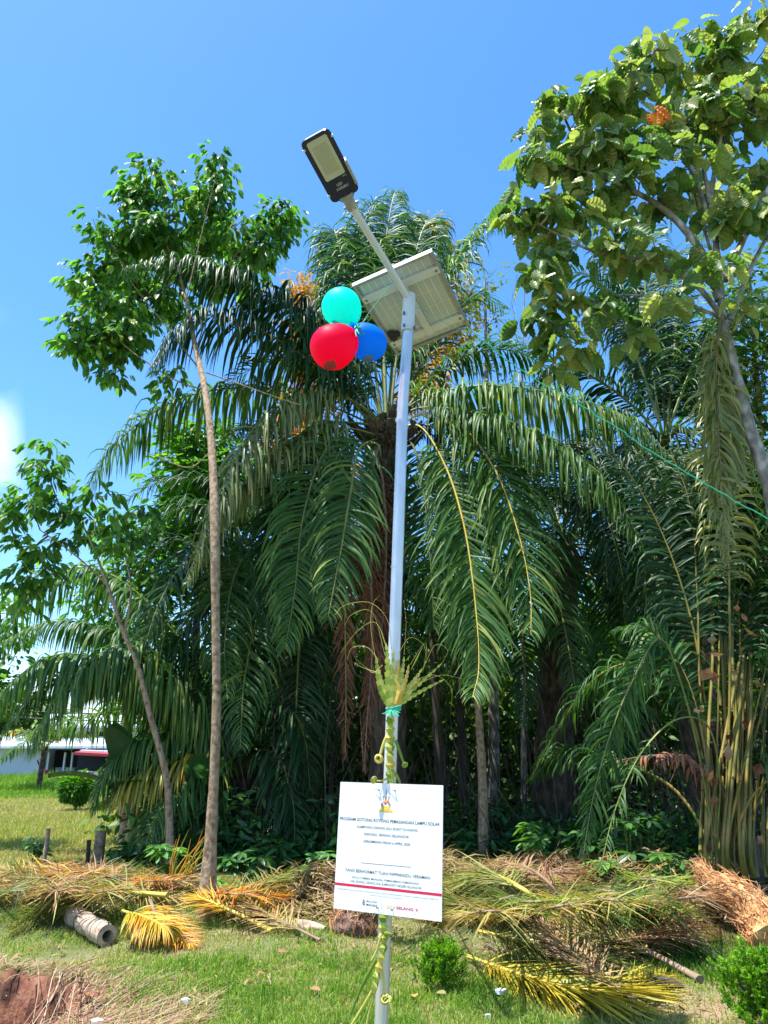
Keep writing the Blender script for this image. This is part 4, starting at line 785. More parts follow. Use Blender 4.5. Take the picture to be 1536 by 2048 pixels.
t2 = [P(345, 1735, 10.2), P(338, 1620, 10.2), P(330, 1540, 10.2), P(300, 1430, 10.2), (P(275, 1330, 10.2)), P(245, 1260, 10.2), P(215, 1170, 10.2), P(180, 1080, 10.2), P(150, 1020, 10.2)]; t2[0][2] = gz(t2[0][0], 10.2)-.05
tree('rubber_tree', 'slender leaning sapling with crooked pale trunk at the left', 'tree', t2, [.072, .048, .042, .038, .034, .028, .022, .016, .01],
     [(95, 915, 10.2, .25, 2), (90, 960, 10.2, .2, 1.5), (60, 1020, 10.2, .32, 1.1), (20, 1050, 10.2, .35, 1.2), (120, 1010, 10.2, .35, 1.1), (180, 1010, 10.2, .35), (100, 1090, 10.2, .32), (80, 1130, 10.2, .3, 1.2), (60, 1160, 10.2, .28, 1.2), (230, 1060, 10.2, .3), (245, 1030, 10.3, .22), (235, 1100, 10.1, .25, 1.3), (150, 1060, 10.2, .3), (30, 1170, 10.2, .2), (60, 1205, 10.2, .18, 1), (280, 1030, 10.4, .22), (0, 1015, 10.2, .3)],
     ELL, 'rubber', 'bark_pale', .175, 13, 22, 10, 3, .45, .8, .1, tvar=.2, rt=.005, spread=.16, limbs_px=[(px_([(250, 1270), (262, 1180), (250, 1110)], 10.2), .018, .008), (px_([(215, 1170), (150, 1110), (80, 1060)], 10.2), .014, .007)])
# big ribbed leaf tree on the right
YR = 7.6
t3 = [np.array([P(1600, 1650, YR)[0], YR, 0]), P(1590, 1300, YR), P(1545, 1000, YR), P(1500, 860, YR), P(1470, 740, YR), P(1445, 640, YR), P(1440, 560, YR), P(1430, 470, YR), P(1415, 380, YR), P(1400, 300, YR)]
tree('ribbed_leaf_tree', 'tree with big ribbed leaves and pale grey limbs filling the top right', 'tree', t3, [.13, .12, .105, .095, .085, .07, .055, .04, .03, .02],
     [(1060, 240, YR, .2, .8), (1110, 200, YR, .28, 1), (1170, 200, YR, .35), (1240, 190, YR, .4), (1250, 130, YR, .3, .8), (1320, 100, YR, .35), (1390, 70, YR, .22, .9), (1400, 140, YR, .4), (1480, 110, YR, .4), (1520, 30, YR, .3, 1.2), (1080, 330, YR, .35), (1160, 300, YR, .4), (1240, 290, YR, .45, .8), (1330, 250, YR, .45, .8), (1430, 230, YR, .5, .8), (1510, 220, YR, .5, .7), (1070, 420, YR, .35), (1030, 445, YR, .14, 1.4), (1120, 420, YR, .35, .8), (1200, 400, YR, .4, .6), (1290, 400, YR, .4, .4), (1400, 370, YR+.2, .4, .4), (1500, 330, YR+.3, .5, .45), (1110, 500, YR, .3, .9), (1220, 480, YR-.1, .33, .8), (1310, 500, YR-.1, .3, .9), (1470, 405, YR-.3, .35, .9), (1530, 420, YR-.3, .3, 1), (1100, 590, YR, .33, .8), (1190, 600, YR, .25, .8), (1070, 650, YR, .28, .9), (1150, 670, YR-.1, .3, .8), (1250, 650, YR, .28, .5), (1200, 610, YR-.2, .2, .8), (1130, 720, YR, .2, .6), (1090, 540, YR, .25, .7), (1400, 500, YR-.5, .22, .7), (1340, 580, YR-.4, .2, .8), (1450, 540, YR-.5, .2, .8), (1500, 620, YR-.3, .25, .8), (1290, 330, YR-.3, .3, .7), (1380, 290, YR-.4, .3, .7)],
     RIB, 'ribbed', 'bark_grey', .275, 21, 23, 7, 1, .60, .75, .1, tvar=.26, rt=.007, spread=.12,
     limbs_px=[(px_([(1440, 600), (1400, 500), (1330, 420), (1240, 370), (1130, 330)], YR), .06, .015), (px_([(1450, 560), (1500, 450), (1560, 330)], YR), .05, .02), (px_([(1430, 470), (1380, 330), (1330, 220), (1290, 140)], YR), .035, .01), (px_([(1420, 400), (1440, 280), (1460, 160), (1500, 60)], YR), .035, .01),
               (px_([(1450, 640), (1380, 560), (1280, 520), (1180, 500), (1080, 450)], YR-.1), .035, .01), (px_([(1470, 650), (1380, 610), (1270, 590), (1140, 600)], YR), .022, .008), (px_([(1430, 470), (1340, 400), (1240, 330), (1140, 260)], YR+.1), .03, .009), (px_([(1460, 640), (1500, 540), (1536, 470)], YR), .035, .02), (px_([(1440, 560), (1400, 430), (1370, 300)], YR+.2), .025, .01)])
mb = MB(); r = rs(3); c = P(1310, 228, YR-.35)
pp = c+r.normal(0, .05, (4, 3)); scatter(mb, RIB, pp, np.array([[-.5, -.2, -1], [.5, -.1, -1], [-.1, -.3, -1], [.8, 0, -.6]]), np.array([[0, -1, .3]]*4), .26, np.array([.8, .95, .7, 1]))
mb.build('orange_leaf', M['flower'], bpy.data.objects['ribbed_leaf_tree'])
# trees further back, each its own
def quick(label, name, cx, Y, foot_px, blobs, mat, tpl, size, dens, seed, tr=.12, whorl=14, tint=.4, bark='bark_pale', cat='tree', **k):
    f = P(foot_px, 1600, Y); f[2] = gz(f[0], Y)-.05; top = P(blobs[0][0], blobs[0][1], Y); m1 = f*.6+top*.4+rs(seed).normal(0, .1, 3)
    tree(name, label, cat, [f, m1, f*.25+top*.75, top], [tr, tr*.75, tr*.5, tr*.2], blobs, tpl, mat, bark, size, dens, seed, whorl, 1, tint, .4, .2, None, (), .2, .008, spread=.25, **k)
quick('bright green leafy tree seen behind the thin trunk under the long frond', 'leafy_tree', 380, 15, 400, [(400, 880, 15, .8), (370, 950, 15, .8), (440, 960, 15, .9), (350, 1020, 15, .6), (420, 1070, 15, 1), (500, 1000, 15.5, 1), (380, 1150, 15, .8), (480, 1150, 15.5, 1), (340, 870, 15, .3), (330, 1090, 15, .5)], 'bright', ELL, .26, 13, 31, whorl=16)
quick('orange blossoming tree top beside the red and turquoise balloons', 'blossoming_tree', 610, 16, 620, [(600, 575, 16, .35, 1.2), (625, 600, 16, .4), (640, 650, 16, .5), (600, 650, 16, .4), (610, 720, 16, .6), (600, 900, 16, .9, .6), (620, 800, 16, .8, .6), (670, 960, 15.5, .7, .6), (640, 1010, 15.5, .6, .5)], 'flower', LOW, .17, 22, 32, whorl=18, tint=.55)
quick('thin tree with yellow and orange leaves right of the upright palm crown', 'blossoming_tree', 880, 17, 880, [(880, 470, 17, .3, 1.2), (895, 510, 17, .3), (900, 560, 17, .4), (920, 620, 17, .6), (890, 700, 17, .7), (860, 780, 17, .8), (840, 780, 16, .4), (870, 450, 17, .15, 2)], 'flower', LOW, .16, 20, 33, whorl=16, tint=.35)
quick('small leaved pale stemmed tree right of the solar panel', 'small_leaved_tree', 990, 15, 985, [(970, 560, 15, .4, .9), (1000, 640, 15, .35), (950, 640, 15, .45), (1010, 690, 15, .3), (960, 720, 15, .45), (930, 540, 15, .3), (1000, 760, 15, .4), (1090, 740, 15, .3, .6), (980, 820, 15, .4), (1050, 960, 15, .5), (1030, 1040, 15, .4), (955, 600, 15, .4)], 'smallleaf', LOW, .11, 13, 34, whorl=13, tint=.5, bark='bark_grey')
quick('leafy green tree in the gap between the right hand palms', 'leafy_tree', 1230, 17, 1240, [(1240, 1100, 17, .5), (1200, 1150, 17, .6), (1270, 1160, 17, .6), (1210, 1210, 17, .5), (1290, 1210, 17, .6), (1240, 1260, 17, .8), (1180, 1300, 17, .8), (1300, 1320, 17, .9)], 'bright', LOW, .24, 9, 35, whorl=12)
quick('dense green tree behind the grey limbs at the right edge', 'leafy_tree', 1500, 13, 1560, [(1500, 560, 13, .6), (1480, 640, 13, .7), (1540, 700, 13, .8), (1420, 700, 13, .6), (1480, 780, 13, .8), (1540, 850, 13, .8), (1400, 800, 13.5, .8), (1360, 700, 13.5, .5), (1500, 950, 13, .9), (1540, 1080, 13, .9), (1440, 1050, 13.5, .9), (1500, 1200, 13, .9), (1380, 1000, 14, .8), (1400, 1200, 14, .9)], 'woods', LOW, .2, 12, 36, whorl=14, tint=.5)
quick('green leafy tree crown filling the gap behind the slender leaning sapling', 'leafy_tree', 230, 14.5, 260, [(235, 1090, 14.5, .5), (290, 1060, 14.5, .6), (190, 1150, 14.5, .5), (260, 1170, 14.5, .7), (320, 1150, 14.5, .7), (150, 1215, 14.5, .4), (210, 1250, 14.5, .6), (300, 1260, 14.5, .7)], 'rubber', ELL, .2, 15, 38, whorl=14)
quick('low leafy tree at the left edge below the sapling crown', 'leafy_tree', 0, 14, -30, [(0, 1230, 14, .4), (30, 1250, 14, .35), (-30, 1290, 14, .6), (40, 1300, 14, .3), (-20, 1340, 14, .6), (10, 1400, 14, .5)], 'bright', ELL, .22, 11, 37, whorl=14, tint=.3)
# bare twigs
def bare(label, px, py0, py1, Y, seed):
    r = rs(seed); f = P(px, 1600, Y); f[2] = 0; T = thing('bare_tree', label, 'tree', f); mb = MB(); q = catmull([f, P(px, 1200, Y), P(px-5, 900, Y), P(px+5, py0, Y)], 40); mb.tube(q, np.linspace(.07, .008, 40), 8)
    def br(p, d, L, rad, k):
        e = [p]; dd = d
        for i in range(5): dd = nrm(dd+r.normal(0, .2, 3)+[0, 0, .06]); e.append(e[-1]+dd*L/5)
        mb.tube(np.array(e), np.linspace(rad, rad*.4, 6), 4, cap=False)
        if k: 
            for j in (2, 3, 4, 5): br(e[j], nrm(dd+r.normal(0, .6, 3)), L*.55, rad*.5, k-1)
    for i in range(12): p = q[22+i]; a = r.uniform(0, 2*pi); br(p, nrm([cos(a), sin(a)*.5, r.uniform(.4, 1.4)]), r.uniform(.7, 1.5), .011, 2)
    mb.build('trunk', M['bark_grey'], T)
bare('leafless grey twiggy tree against the sky right of the solar panel', 1045, 560, 900, 15.5, 4)
for (x0, y0, x1, y1, Y, r0, lab) in ((965, 1690, 955, 1390, 11.2, .072, 'pale slim trunk standing right of the sign board'), (885, 1640, 870, 1380, 13, .10, 'dark trunk directly behind the right side of the sign'), (925, 1700, 918, 1350, 14, .09, 'dark shaded trunk between the sign and the pale slim trunk')):
    f = P(x0, y0, Y); f[2] = -.05; t = P(x1, y1, Y); T = thing('slim_tree', lab, 'tree', f); mb = MB(); top = t+(t-f)*.5
    mb.tube(catmull([f, f*.5+t*.5+[.03, 0, 0], t, top], 24), np.linspace(r0*1.15, r0*.5, 24)*(1+.06*np.sin(np.arange(24)*2.1)), 10); mb.build('trunk', M['bark_pale' if r0 < .08 else 'bark_dark'], T)
    mb = MB(); r = rs(int(x0)); tp = top+r.normal(0, .35, (60, 3)); scatter(mb, ELL, np.repeat(tp, 5, 0)+r.normal(0, .08, (300, 3)), r.normal(0, 1, (300, 3))*[1, 1, .4]+[0, 0, -.3], np.array([0, 0, 1])+r.normal(0, .3, (300, 3)), .2, r.uniform(.1, .6, 300)); mb.build('crown', M['rubber'], T)

# ---------------------------------------------------------------- woods behind, undergrowth
def woods():
    r = rs(60); mb = MB(); n = 150000
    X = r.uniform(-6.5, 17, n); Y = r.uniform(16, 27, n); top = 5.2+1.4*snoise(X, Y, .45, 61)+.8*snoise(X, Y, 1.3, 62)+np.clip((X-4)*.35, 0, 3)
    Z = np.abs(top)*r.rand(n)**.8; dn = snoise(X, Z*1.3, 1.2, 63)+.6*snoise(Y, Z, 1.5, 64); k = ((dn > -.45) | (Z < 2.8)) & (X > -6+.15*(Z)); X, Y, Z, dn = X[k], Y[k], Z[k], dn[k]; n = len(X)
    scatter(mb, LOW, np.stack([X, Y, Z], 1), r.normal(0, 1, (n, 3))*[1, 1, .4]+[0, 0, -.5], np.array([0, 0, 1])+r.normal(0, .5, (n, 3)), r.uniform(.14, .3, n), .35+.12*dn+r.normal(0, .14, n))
    for k in range(16):
        x, y = r.uniform(-6, 15), r.uniform(16, 25); mb.tube(catmull([[x, y, 0], [x+r.normal(0, .2), y, 2.5], [x+r.normal(0, .5), y, 5.5]], 8), [.12]*3+[.09]*3+[.06]*2, 7, .1, 1)
    o = mb.build('woods', [M['woods'], M['bark_dark']]); tag(o, 'sunlit green woods showing through the gaps between the palms', 'woods', kind='stuff')
    mb = MB(); n = 24000; X = r.uniform(-3.6, 9, n); Y = r.uniform(10.2, 14.5, n); top = np.clip(.55+.3*snoise(X, Y, 1.3, 65)+.3*snoise(X, Y, 3, 66), .05, 1.9)*np.clip((Y-9.9), .1, 1); Z = gz(X, Y)+top*r.rand(n)
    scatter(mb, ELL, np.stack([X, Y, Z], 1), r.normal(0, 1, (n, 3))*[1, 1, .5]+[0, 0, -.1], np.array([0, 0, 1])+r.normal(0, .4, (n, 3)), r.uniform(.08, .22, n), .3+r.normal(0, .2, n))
    o = mb.build('undergrowth', M['under']); tag(o, 'dense dark green leafy undergrowth at the foot of the palms', 'undergrowth', kind='stuff')
    mb = MB(); n = 420
    for k in range(n):
        x, y = r.uniform(-3.4, 8.5), r.uniform(11, 15); h = r.uniform(.6, 3.2); p = np.array([x, y, 0]); e = p+np.array([r.normal(0, .5), r.normal(0, .3), h]); mb.tube([p, (p+e)/2+r.normal(0, .12, 3), e, e+[r.normal(0, .4), 0, -r.uniform(.1, .7)]], [.012, .01, .006, .003], 4, r.rand(), cap=False)
    o = mb.build('hanging_stems', M['bark_dark']); tag(o, 'tangle of thin dry stems and dead leaf stalks in the shade under the palms', 'stems', kind='stuff')
woods()
# ---------------------------------------------------------------- cut fronds on the ground
LAB_L = 'faded cut palm frond among the similar ones tangled in the left heap'; LAB_R = 'faded cut palm frond among the similar ones tangled in the right heap'
def fallen(px, h, label, kind, rk='rachis_dead', group=None, seed=0, **k):
    n = len(px); hh = h if isinstance(h, (list, tuple)) else [h]*n
    pts = [G(x, y, z) for (x, y), z in zip(px, hh)]
    for p in pts: p[2] = max(p[2], float(gz(p[0], p[1]))+.03)
    kw = dict(ll=.5, droop=.12, n=70, rr=.016, start=.12, tint=.5, tvar=.2, lift=.02, w=.0065, spread=1.1, mess=.28); kw.update(k); kw['ll'] *= .85; kw['n'] = int(kw['n']*1.7); kw['droop'] *= .6
    mb, m = frond(catmull(pts, 36), kind=kind, rk=rk, seed=seed, **kw)
    for i, v in enumerate(mb.V):                                   # leaflets rest on the soil
        g = gz(v[:, 0], v[:, 1])+.008; v[:, 2] = np.maximum(v[:, 2], g)
    T = thing('cut_frond', label, 'palm frond', pts[0], group)
    a, b = MB(), MB(); a.V, a.n = mb.V[1:], mb.n-len(mb.V[0]); off = len(mb.V[0])
    for i, f in enumerate(mb.F):
        (b if f[2] == 1 else a).F.append(f)
    # the stalk's end caps come second and third in the list
    st = [f for f in mb.F if f[2] == 1]; b = MB(); b.V = mb.V; b.F = st; b.n = mb.n; nb = sum(len(mb.V[i]) for i, f in enumerate(mb.F) if f[2] == 1)
    b.V = [np.concatenate(mb.V)[:nb]]; a = MB(); a.V = [np.concatenate(mb.V)[nb:]]; a.F = [(f[0]-nb, f[1], 0, f[3]) for f in mb.F if f[2] == 0]
    b.F = [(f[0], f[1], 0, f[3]) for f in st]
    b.build('stalk', m[1], T); a.build('leaflets', m[0], T)
Yf = 'frond_yellow'; Mx = 'frond_mixed'; Dd = 'frond_dead'; Gn = 'frond'; Wl = 'frond_wilt'; Ol = 'frond_olive'
fallen([(935, 1912), (1040, 1948), (1150, 1975), (1240, 1978), (1330, 1950)], .05, 'long yellow cut frond lying lowest on the grass right of the pole', Yf, 'rachis_yellow', ll=.62, n=130, seed=1, tint=.2, spread=1.35, droop=.06, tvar=.12, lift=.0, mess=.12, w=.009)
fallen([(960, 1862), (1060, 1885), (1150, 1905), (1240, 1925)], [.15, .15, .12, .08], 'olive green cut frond just above the lowest yellow one', Ol, 'rachis_yellow', ll=.5, n=100, seed=2, tint=.8, droop=.1, spread=1.4, mess=.14, w=.008)
fallen([(1150, 1880), (1100, 1825), (1040, 1775), (970, 1748), (890, 1770)], [.12, .3, .5, .5, .3], 'arched yellow green cut frond with an orange stalk beside the sign board', Ol, 'rachis_yellow', ll=.5, n=90, seed=3, tint=.85, start=.3, rr=.035)
fallen([(1130, 1850), (1115, 1790), (1070, 1745), (1010, 1728), (960, 1740)], [.1, .4, .55, .55, .4], 'curled brown dry cut frond at the top of the right heap', Wl, ll=.42, n=80, seed=4, tint=.75, droop=.35)
fallen([(1060, 1785), (1140, 1800), (1230, 1830), (1330, 1870), (1430, 1905)], [.4, .35, .3, .15, .08], 'dark green cut frond stretching right across the heap', 'frond', ll=.5, n=90, seed=5, tint=.45)
fallen([(1130, 1905), (1220, 1885), (1310, 1866), (1395, 1850)], [.1, .15, .2, .25], 'cut frond with orange red tips pointing right', Wl, ll=.5, n=60, seed=6, tint=.8, spread=1.6)
fallen([(1400, 1960), (1290, 1900), (1200, 1870), (1120, 1860)], [.05, .12, .2, .25], 'thick brown stalked cut frond left of the bright green bush', Mx, ll=.5, n=70, seed=7, rr=.035, start=.4)
fallen([(1270, 2000), (1180, 1935), (1120, 1880), (1080, 1840)], [.04, .1, .2, .3], 'pinkish brown folded cut frond in the middle of the right heap', Wl, ll=.4, n=80, seed=8, spread=1.2)
fallen([(335, 1790), (250, 1785), (170, 1795), (90, 1825), (20, 1865)], [.3, .3, .25, .15, .06], 'pale green cut frond with a thick stalk end in the left heap', Ol, 'rachis_yellow', ll=.6, n=100, seed=10, tint=.8, rr=.035, start=.12)
fallen([(260, 1760), (170, 1750), (80, 1765), (0, 1790), (-60, 1820)], [.3, .3, .25, .2, .1], 'reddish brown drying cut frond at the far left', Wl, ll=.6, n=100, seed=11, tint=.55)
fallen([(245, 1822), (285, 1832), (325, 1850), (352, 1868)], [.25, .25, .22, .15], 'small yellow cut frond with comb like leaflets beside the hollow log', Yf, 'rachis_yellow', ll=.38, n=55, seed=12, tint=.42, droop=.45, w=.008, mess=.12)
fallen([(545, 1868), (485, 1832), (425, 1805), (390, 1790)], [.06, .15, .25, .3], 'bright yellow split stalk right of the tall thin trunk', Yf, 'rachis_yellow', ll=.35, n=30, seed=13, start=.6, rr=.03)
fallen([(330, 1755), (372, 1775), (405, 1770)], [.2, .2, .2], 'olive cut frond at the foot of the slender sapling', Ol, ll=.45, n=50, seed=14, tint=.8)
fallen([(300, 1800), (320, 1840), (390, 1895)], [.3, .2, .05], 'orange tipped cut frond behind the small yellow one', Yf, ll=.35, n=60, seed=15, tint=.75)
fallen([(640, 1880), (560, 1840), (480, 1800), (430, 1770)], [.05, .15, .2, .25], 'brown cut frond reaching from the tall trunk toward the sign', Mx, ll=.5, n=80, seed=16, tint=.6)
fallen([(450, 1800), (520, 1770), (560, 1755), (600, 1750)], [.25, .3, .3, .25], 'pale olive cut frond fanned out right of the tall thin trunk', Ol, ll=.4, n=70, seed=17, tint=.7)
fallen([(10, 1762), (15, 1800), (28, 1822)], [.2, .15, .05], 'single yellow leaf stalk end at the left edge', Yf, 'rachis_yellow', ll=.12, n=10, seed=18, rr=.03)
r = rs(90)
for k in range(44):
    x, y = r.uniform(-40, 400), 1745+62*r.rand()**1.3
    if 40 < x < 290: y = min(y, 1785)
    a = r.uniform(-.4, .4)+(pi if r.rand() < .5 else 0); L = r.uniform(120, 260)
    fallen([(x, y), (x+L*.5*cos(a), y+L*.14*sin(a)-8), (x+L*cos(a), y+L*.3*sin(a)+16)], [.12, .3*r.rand()+.12, .05], LAB_L, [Mx, Wl, Ol, Mx, Yf, Ol, Mx, Mx][k % 8], seed=500+k, group='cut fronds tangled in the left heap', tint=r.uniform(.3, .95), ll=.36, n=60)
for k in range(36):
    x, y = r.uniform(900, 1330), 1752+90*r.rand(); a = r.uniform(-.6, .6)+(pi if r.rand() < .5 else 0); L = r.uniform(110, 230)
    fallen([(x, y), (x+L*.5*cos(a), y+L*.14*sin(a)-8), (x+L*cos(a), y+L*.3*sin(a)+16)], [.15, .45*r.rand()+.15, .06], LAB_R, [Ol, Mx, 'frond', Mx, Ol, Yf, Wl, Ol][k % 8], seed=600+k, group='cut fronds tangled in the right heap', tint=r.uniform(.3, .95), ll=.36, n=60)
def litter():
    r = rs(91); n = 70000; X = r.uniform(-5.2, 6.5, n); Y = r.uniform(7.3, 11.2, n); Y[:3200] = r.uniform(4.8, 7.6, 3200); X[:3200] *= .8; k = litter_mask(X, Y) > r.rand(n)*.9; k[:3200] = snoise(X[:3200], Y[:3200], 1.8, 95) > .1; X, Y = X[k], Y[k]; n = len(X)
    a = r.uniform(0, 2*pi, n); el = r.normal(.05, .28, n); d = np.stack([np.cos(a)*np.cos(el), np.sin(a)*np.cos(el), np.sin(el)], 1); L = r.uniform(.08, .38, n)
    hh = .2*np.clip(snoise(X, Y, 2.2, 92)+.6, .1, 2)*r.rand(n)*(Y > 7.7); L = np.where(Y < 7.6, L*.4, L); p = np.stack([X, Y, gz(X, Y)+.01+hh], 1); s = nrm(np.cross(d, [0, 0, 1])+r.normal(0, .4, (n, 3))); w = r.uniform(.003, .011, n)[:, None]
    m = p+d*L[:, None]*.5+[0, 0, .01]; e = p+d*L[:, None]; e[:, 2] -= .1*L; e[:, 2] = np.maximum(e[:, 2], gz(e[:, 0], e[:, 1])+.004)
    V = np.stack([p-s*w, p+s*w, m+s*w, m-s*w, e], 1).reshape(-1, 3); mb = MB(); q = np.arange(n)[:, None]*5; tint = np.clip(.5+.28*snoise(X, Y, 1.6, 93)+.2*r.randn(n), 0, 1)
    mb.add(V, q+[[0, 1, 2, 3]], tint); mb.F.append((q+[[3, 2, 4]], tint, 0, False)); o = mb.build('leaf_litter', M['litter']); tag(o, 'loose dry palm leaf strips and straw covering the heaps and soil', 'leaf litter', kind='stuff')
    # straw and dead grass round the pit
    n = 5000; X = r.uniform(-3.9, -1.1, n); Y = r.uniform(4.7, 7.0, n); k = (soil_mask(X, Y) > .1) & (np.hypot((X+3.1)/.95, (Y-5.55)/.85) > 1.0); X, Y = X[k], Y[k]; n = len(X); a = r.normal(.9, .6, n); L = r.uniform(.05, .3, n)
    d = np.stack([np.cos(a), np.sin(a), r.normal(0, .12, n)], 1); p = np.stack([X, Y, gz(X, Y)+.01+.02*r.rand(n)], 1); e = p+d*L[:, None]; e[:, 2] = gz(e[:, 0], e[:, 1])+.008+.04*r.rand(n); s = nrm(np.cross(d, [0, 0, 1])); w = r.uniform(.0012, .003, n)[:, None]
    V = np.stack([p-s*w, p+s*w, e+s*w*.6, e-s*w*.6], 1).reshape(-1, 3); mb = MB(); mb.add(V, np.arange(n)[:, None]*4+[[0, 1, 2, 3]], np.clip(.55+.25*r.randn(n), 0, 1)); o = mb.build('dry_straw', M['straw']); tag(o, 'dry straw and roots on the red soil round the pit', 'straw', kind='stuff')
M['litter'] = leafmat('dry_strips', [(.09, .055, .03), (.20, .13, .06), (.30, .26, .08), (.26, .15, .09), (.36, .27, .16)], .7, .15, (1.2, 1, .6), .25)
M['straw'] = leafmat('dry_straw', [(.12, .06, .04), (.28, .15, .09), (.42, .28, .17), (.52, .42, .28)], .8, .1, (1.1, 1, .8), .2)
litter()
# yellow upright leaves beside the trunk
mb = MB(); r = rs(14)
for k in range(16):
    p = G(330+r.uniform(0, 50), 1800); p[2] = .1; e = p+np.array([r.uniform(-.05, .45), r.uniform(-.1, .1), r.uniform(.35, .75)]); mb.tube([p, (p+e)/2+[-.04, 0, .02], e], [.012, .010, .002], 5, r.rand(), flat=.25, up=[0, 1, 0])
tag(mb.build('yellow_shoots', M['frond_yellow']), 'upright fan of narrow orange yellow blades left of the tall trunk', 'leaves')

# ---------------------------------------------------------------- bushes
def cyp(px, py, Y, w, h, label, seed):
    f = P(px, py, Y); f[2] = gz(f[0], Y); T = thing('cypress_bush', label, 'bush', f); r = rs(seed); mb = MB(); tips = []
    for k in range(26):
        a = r.uniform(0, 2*pi); rr = w*r.uniform(.1, .85); p = f+np.array([0, 0, .02]); e = f+np.array([cos(a)*rr, sin(a)*rr, h*r.uniform(.45, .8)]); mb.tube([p, (p*.6+e*.4)+[0, 0, .05], e], [.008, .006, .003], 5)
    mb.build('stems', M['twig'], T); mb = MB(); m = 185
    for k in range(m):
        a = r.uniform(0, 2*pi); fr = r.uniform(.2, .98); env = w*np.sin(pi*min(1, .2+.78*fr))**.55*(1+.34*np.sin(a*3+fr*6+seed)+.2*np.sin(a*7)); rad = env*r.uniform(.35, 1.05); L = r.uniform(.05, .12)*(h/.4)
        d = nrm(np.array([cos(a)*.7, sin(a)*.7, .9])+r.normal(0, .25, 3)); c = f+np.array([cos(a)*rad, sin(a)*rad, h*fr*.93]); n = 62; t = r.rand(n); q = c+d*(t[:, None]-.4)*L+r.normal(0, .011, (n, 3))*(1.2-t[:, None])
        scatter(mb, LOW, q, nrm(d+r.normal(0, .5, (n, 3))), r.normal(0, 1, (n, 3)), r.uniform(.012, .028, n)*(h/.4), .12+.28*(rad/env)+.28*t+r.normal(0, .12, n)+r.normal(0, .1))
    o = mb.build('foliage', M['cypress'], T)
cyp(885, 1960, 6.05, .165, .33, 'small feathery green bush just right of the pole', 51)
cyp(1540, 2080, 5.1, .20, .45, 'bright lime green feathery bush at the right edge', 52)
f = P(150, 1622, 23.7)
def round_tree():
    Y = 23.5; f = P(150, 1622, Y); f[2] = gz(f[0], Y); T = thing('small_round_tree', 'small round green tree alone in the field', 'tree', f); mb = MB(); mb.tube([f, f+[0, 0, .35]], [.035, .03], 7); mb.build('trunk', M['bark_pale'], T)
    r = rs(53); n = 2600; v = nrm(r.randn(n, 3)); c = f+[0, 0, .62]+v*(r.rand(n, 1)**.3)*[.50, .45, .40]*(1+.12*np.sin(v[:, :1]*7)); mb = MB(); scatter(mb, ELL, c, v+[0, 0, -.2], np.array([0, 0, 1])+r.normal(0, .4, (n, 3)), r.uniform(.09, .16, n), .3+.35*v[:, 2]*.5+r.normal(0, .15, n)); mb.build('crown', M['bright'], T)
round_tree()
def seedling(px, py, Y, h, n, size, label, seed, tpl=ELL, mat='under', tint=.5, group=None, fan=.0):
    f = P(px, py, Y); f[2] = gz(f[0], Y); T = thing('seedling', label, 'plant', f, group); r = rs(seed); mb = MB(); lf = MB(); pos = []; dd = []
    for k in range(n):
        a = r.uniform(0, 2*pi); t = f+np.array([cos(a)*h*.35*r.rand(), sin(a)*h*.35*r.rand(), h*r.uniform(.4, 1)]); mb.tube([f, f*.5+t*.5, t], [.006, .005, .003], 5, cap=False)
        for j in range(7): b = j*2*pi/7+r.uniform(-.2, .2); d = np.array([cos(b), sin(b), r.uniform(-.45, .25)]); pos.append(t+d*size*.12); dd.append(d)
    mb.build('stem', M['rachis'], T); m = len(pos); scatter(lf, tpl, np.array(pos), np.array(dd), np.array([0, 0, 1])+r.normal(0, .25, (m, 3)), size*r.uniform(.7, 1.15, m), tint+r.normal(0, .18, m)); lf.build('leaves', M[mat], T)
for i, (x, y, Y, h, n, s, lab, t) in enumerate([(330, 1790, 9.6, .45, 9, .20, 'glossy green seedling at the foot of the slender sapling', .6), (470, 1735, 9.9, .40, 8, .18, 'green seedling right of the tall thin trunk', .35), (520, 1755, 9.6, .32, 7, .16, 'low seedling halfway between the tall trunk and the sign', .3), (560, 1720, 10.2, .5, 8, .2, 'dark seedling in the shade under the drooping palm', .2),
    (640, 1770, 9.3, .35, 9, .17, 'bright seedling left of the sign board', .55), (605, 1790, 9.0, .22, 6, .14, 'small seedling beside the brown stalks near the sign', .45), (1085, 1745, 10, .55, 10, .17, 'leafy bright seedling on top of the right heap', .6), (1065, 1660, 10.6, .7, 4, .22, 'tall light green shoot behind the right heap', .85),
    (1200, 1745, 9.6, .6, 12, .2, 'dark leafy plant in the shade right of the heap', .25), (1260, 1760, 9.3, .65, 13, .2, 'broad dark plant left of the young palm stalks', .28), (1225, 1830, 8.6, .35, 6, .22, 'pale green shoot with upright leaves in the right heap', .8), (1350, 1800, 8.7, .4, 8, .18, 'green plant at the foot of the young palm', .5),
    (1330, 1920, 7.6, .25, 5, .17, 'bright green sprout in the litter near the lime bush', .85), (65, 1735, 12, .4, 9, .16, 'bushy green weed beside the leaning fence post', .4), (250, 1730, 11.2, .4, 10, .18, 'green plant beside the cut fence stump', .45), (300, 1745, 10.8, .35, 8, .16, 'green plant between the stump and the sapling', .6),
    (1290, 1700, 10.2, .8, 12, .2, 'tall dark plant behind the broad one', .2), (430, 1790, 8.6, .22, 7, .12, 'small leafy weed hugging the base of the tall trunk', .5)]):
    seedling(x, y, Y, h, n, s, lab, 700+i, tint=t)
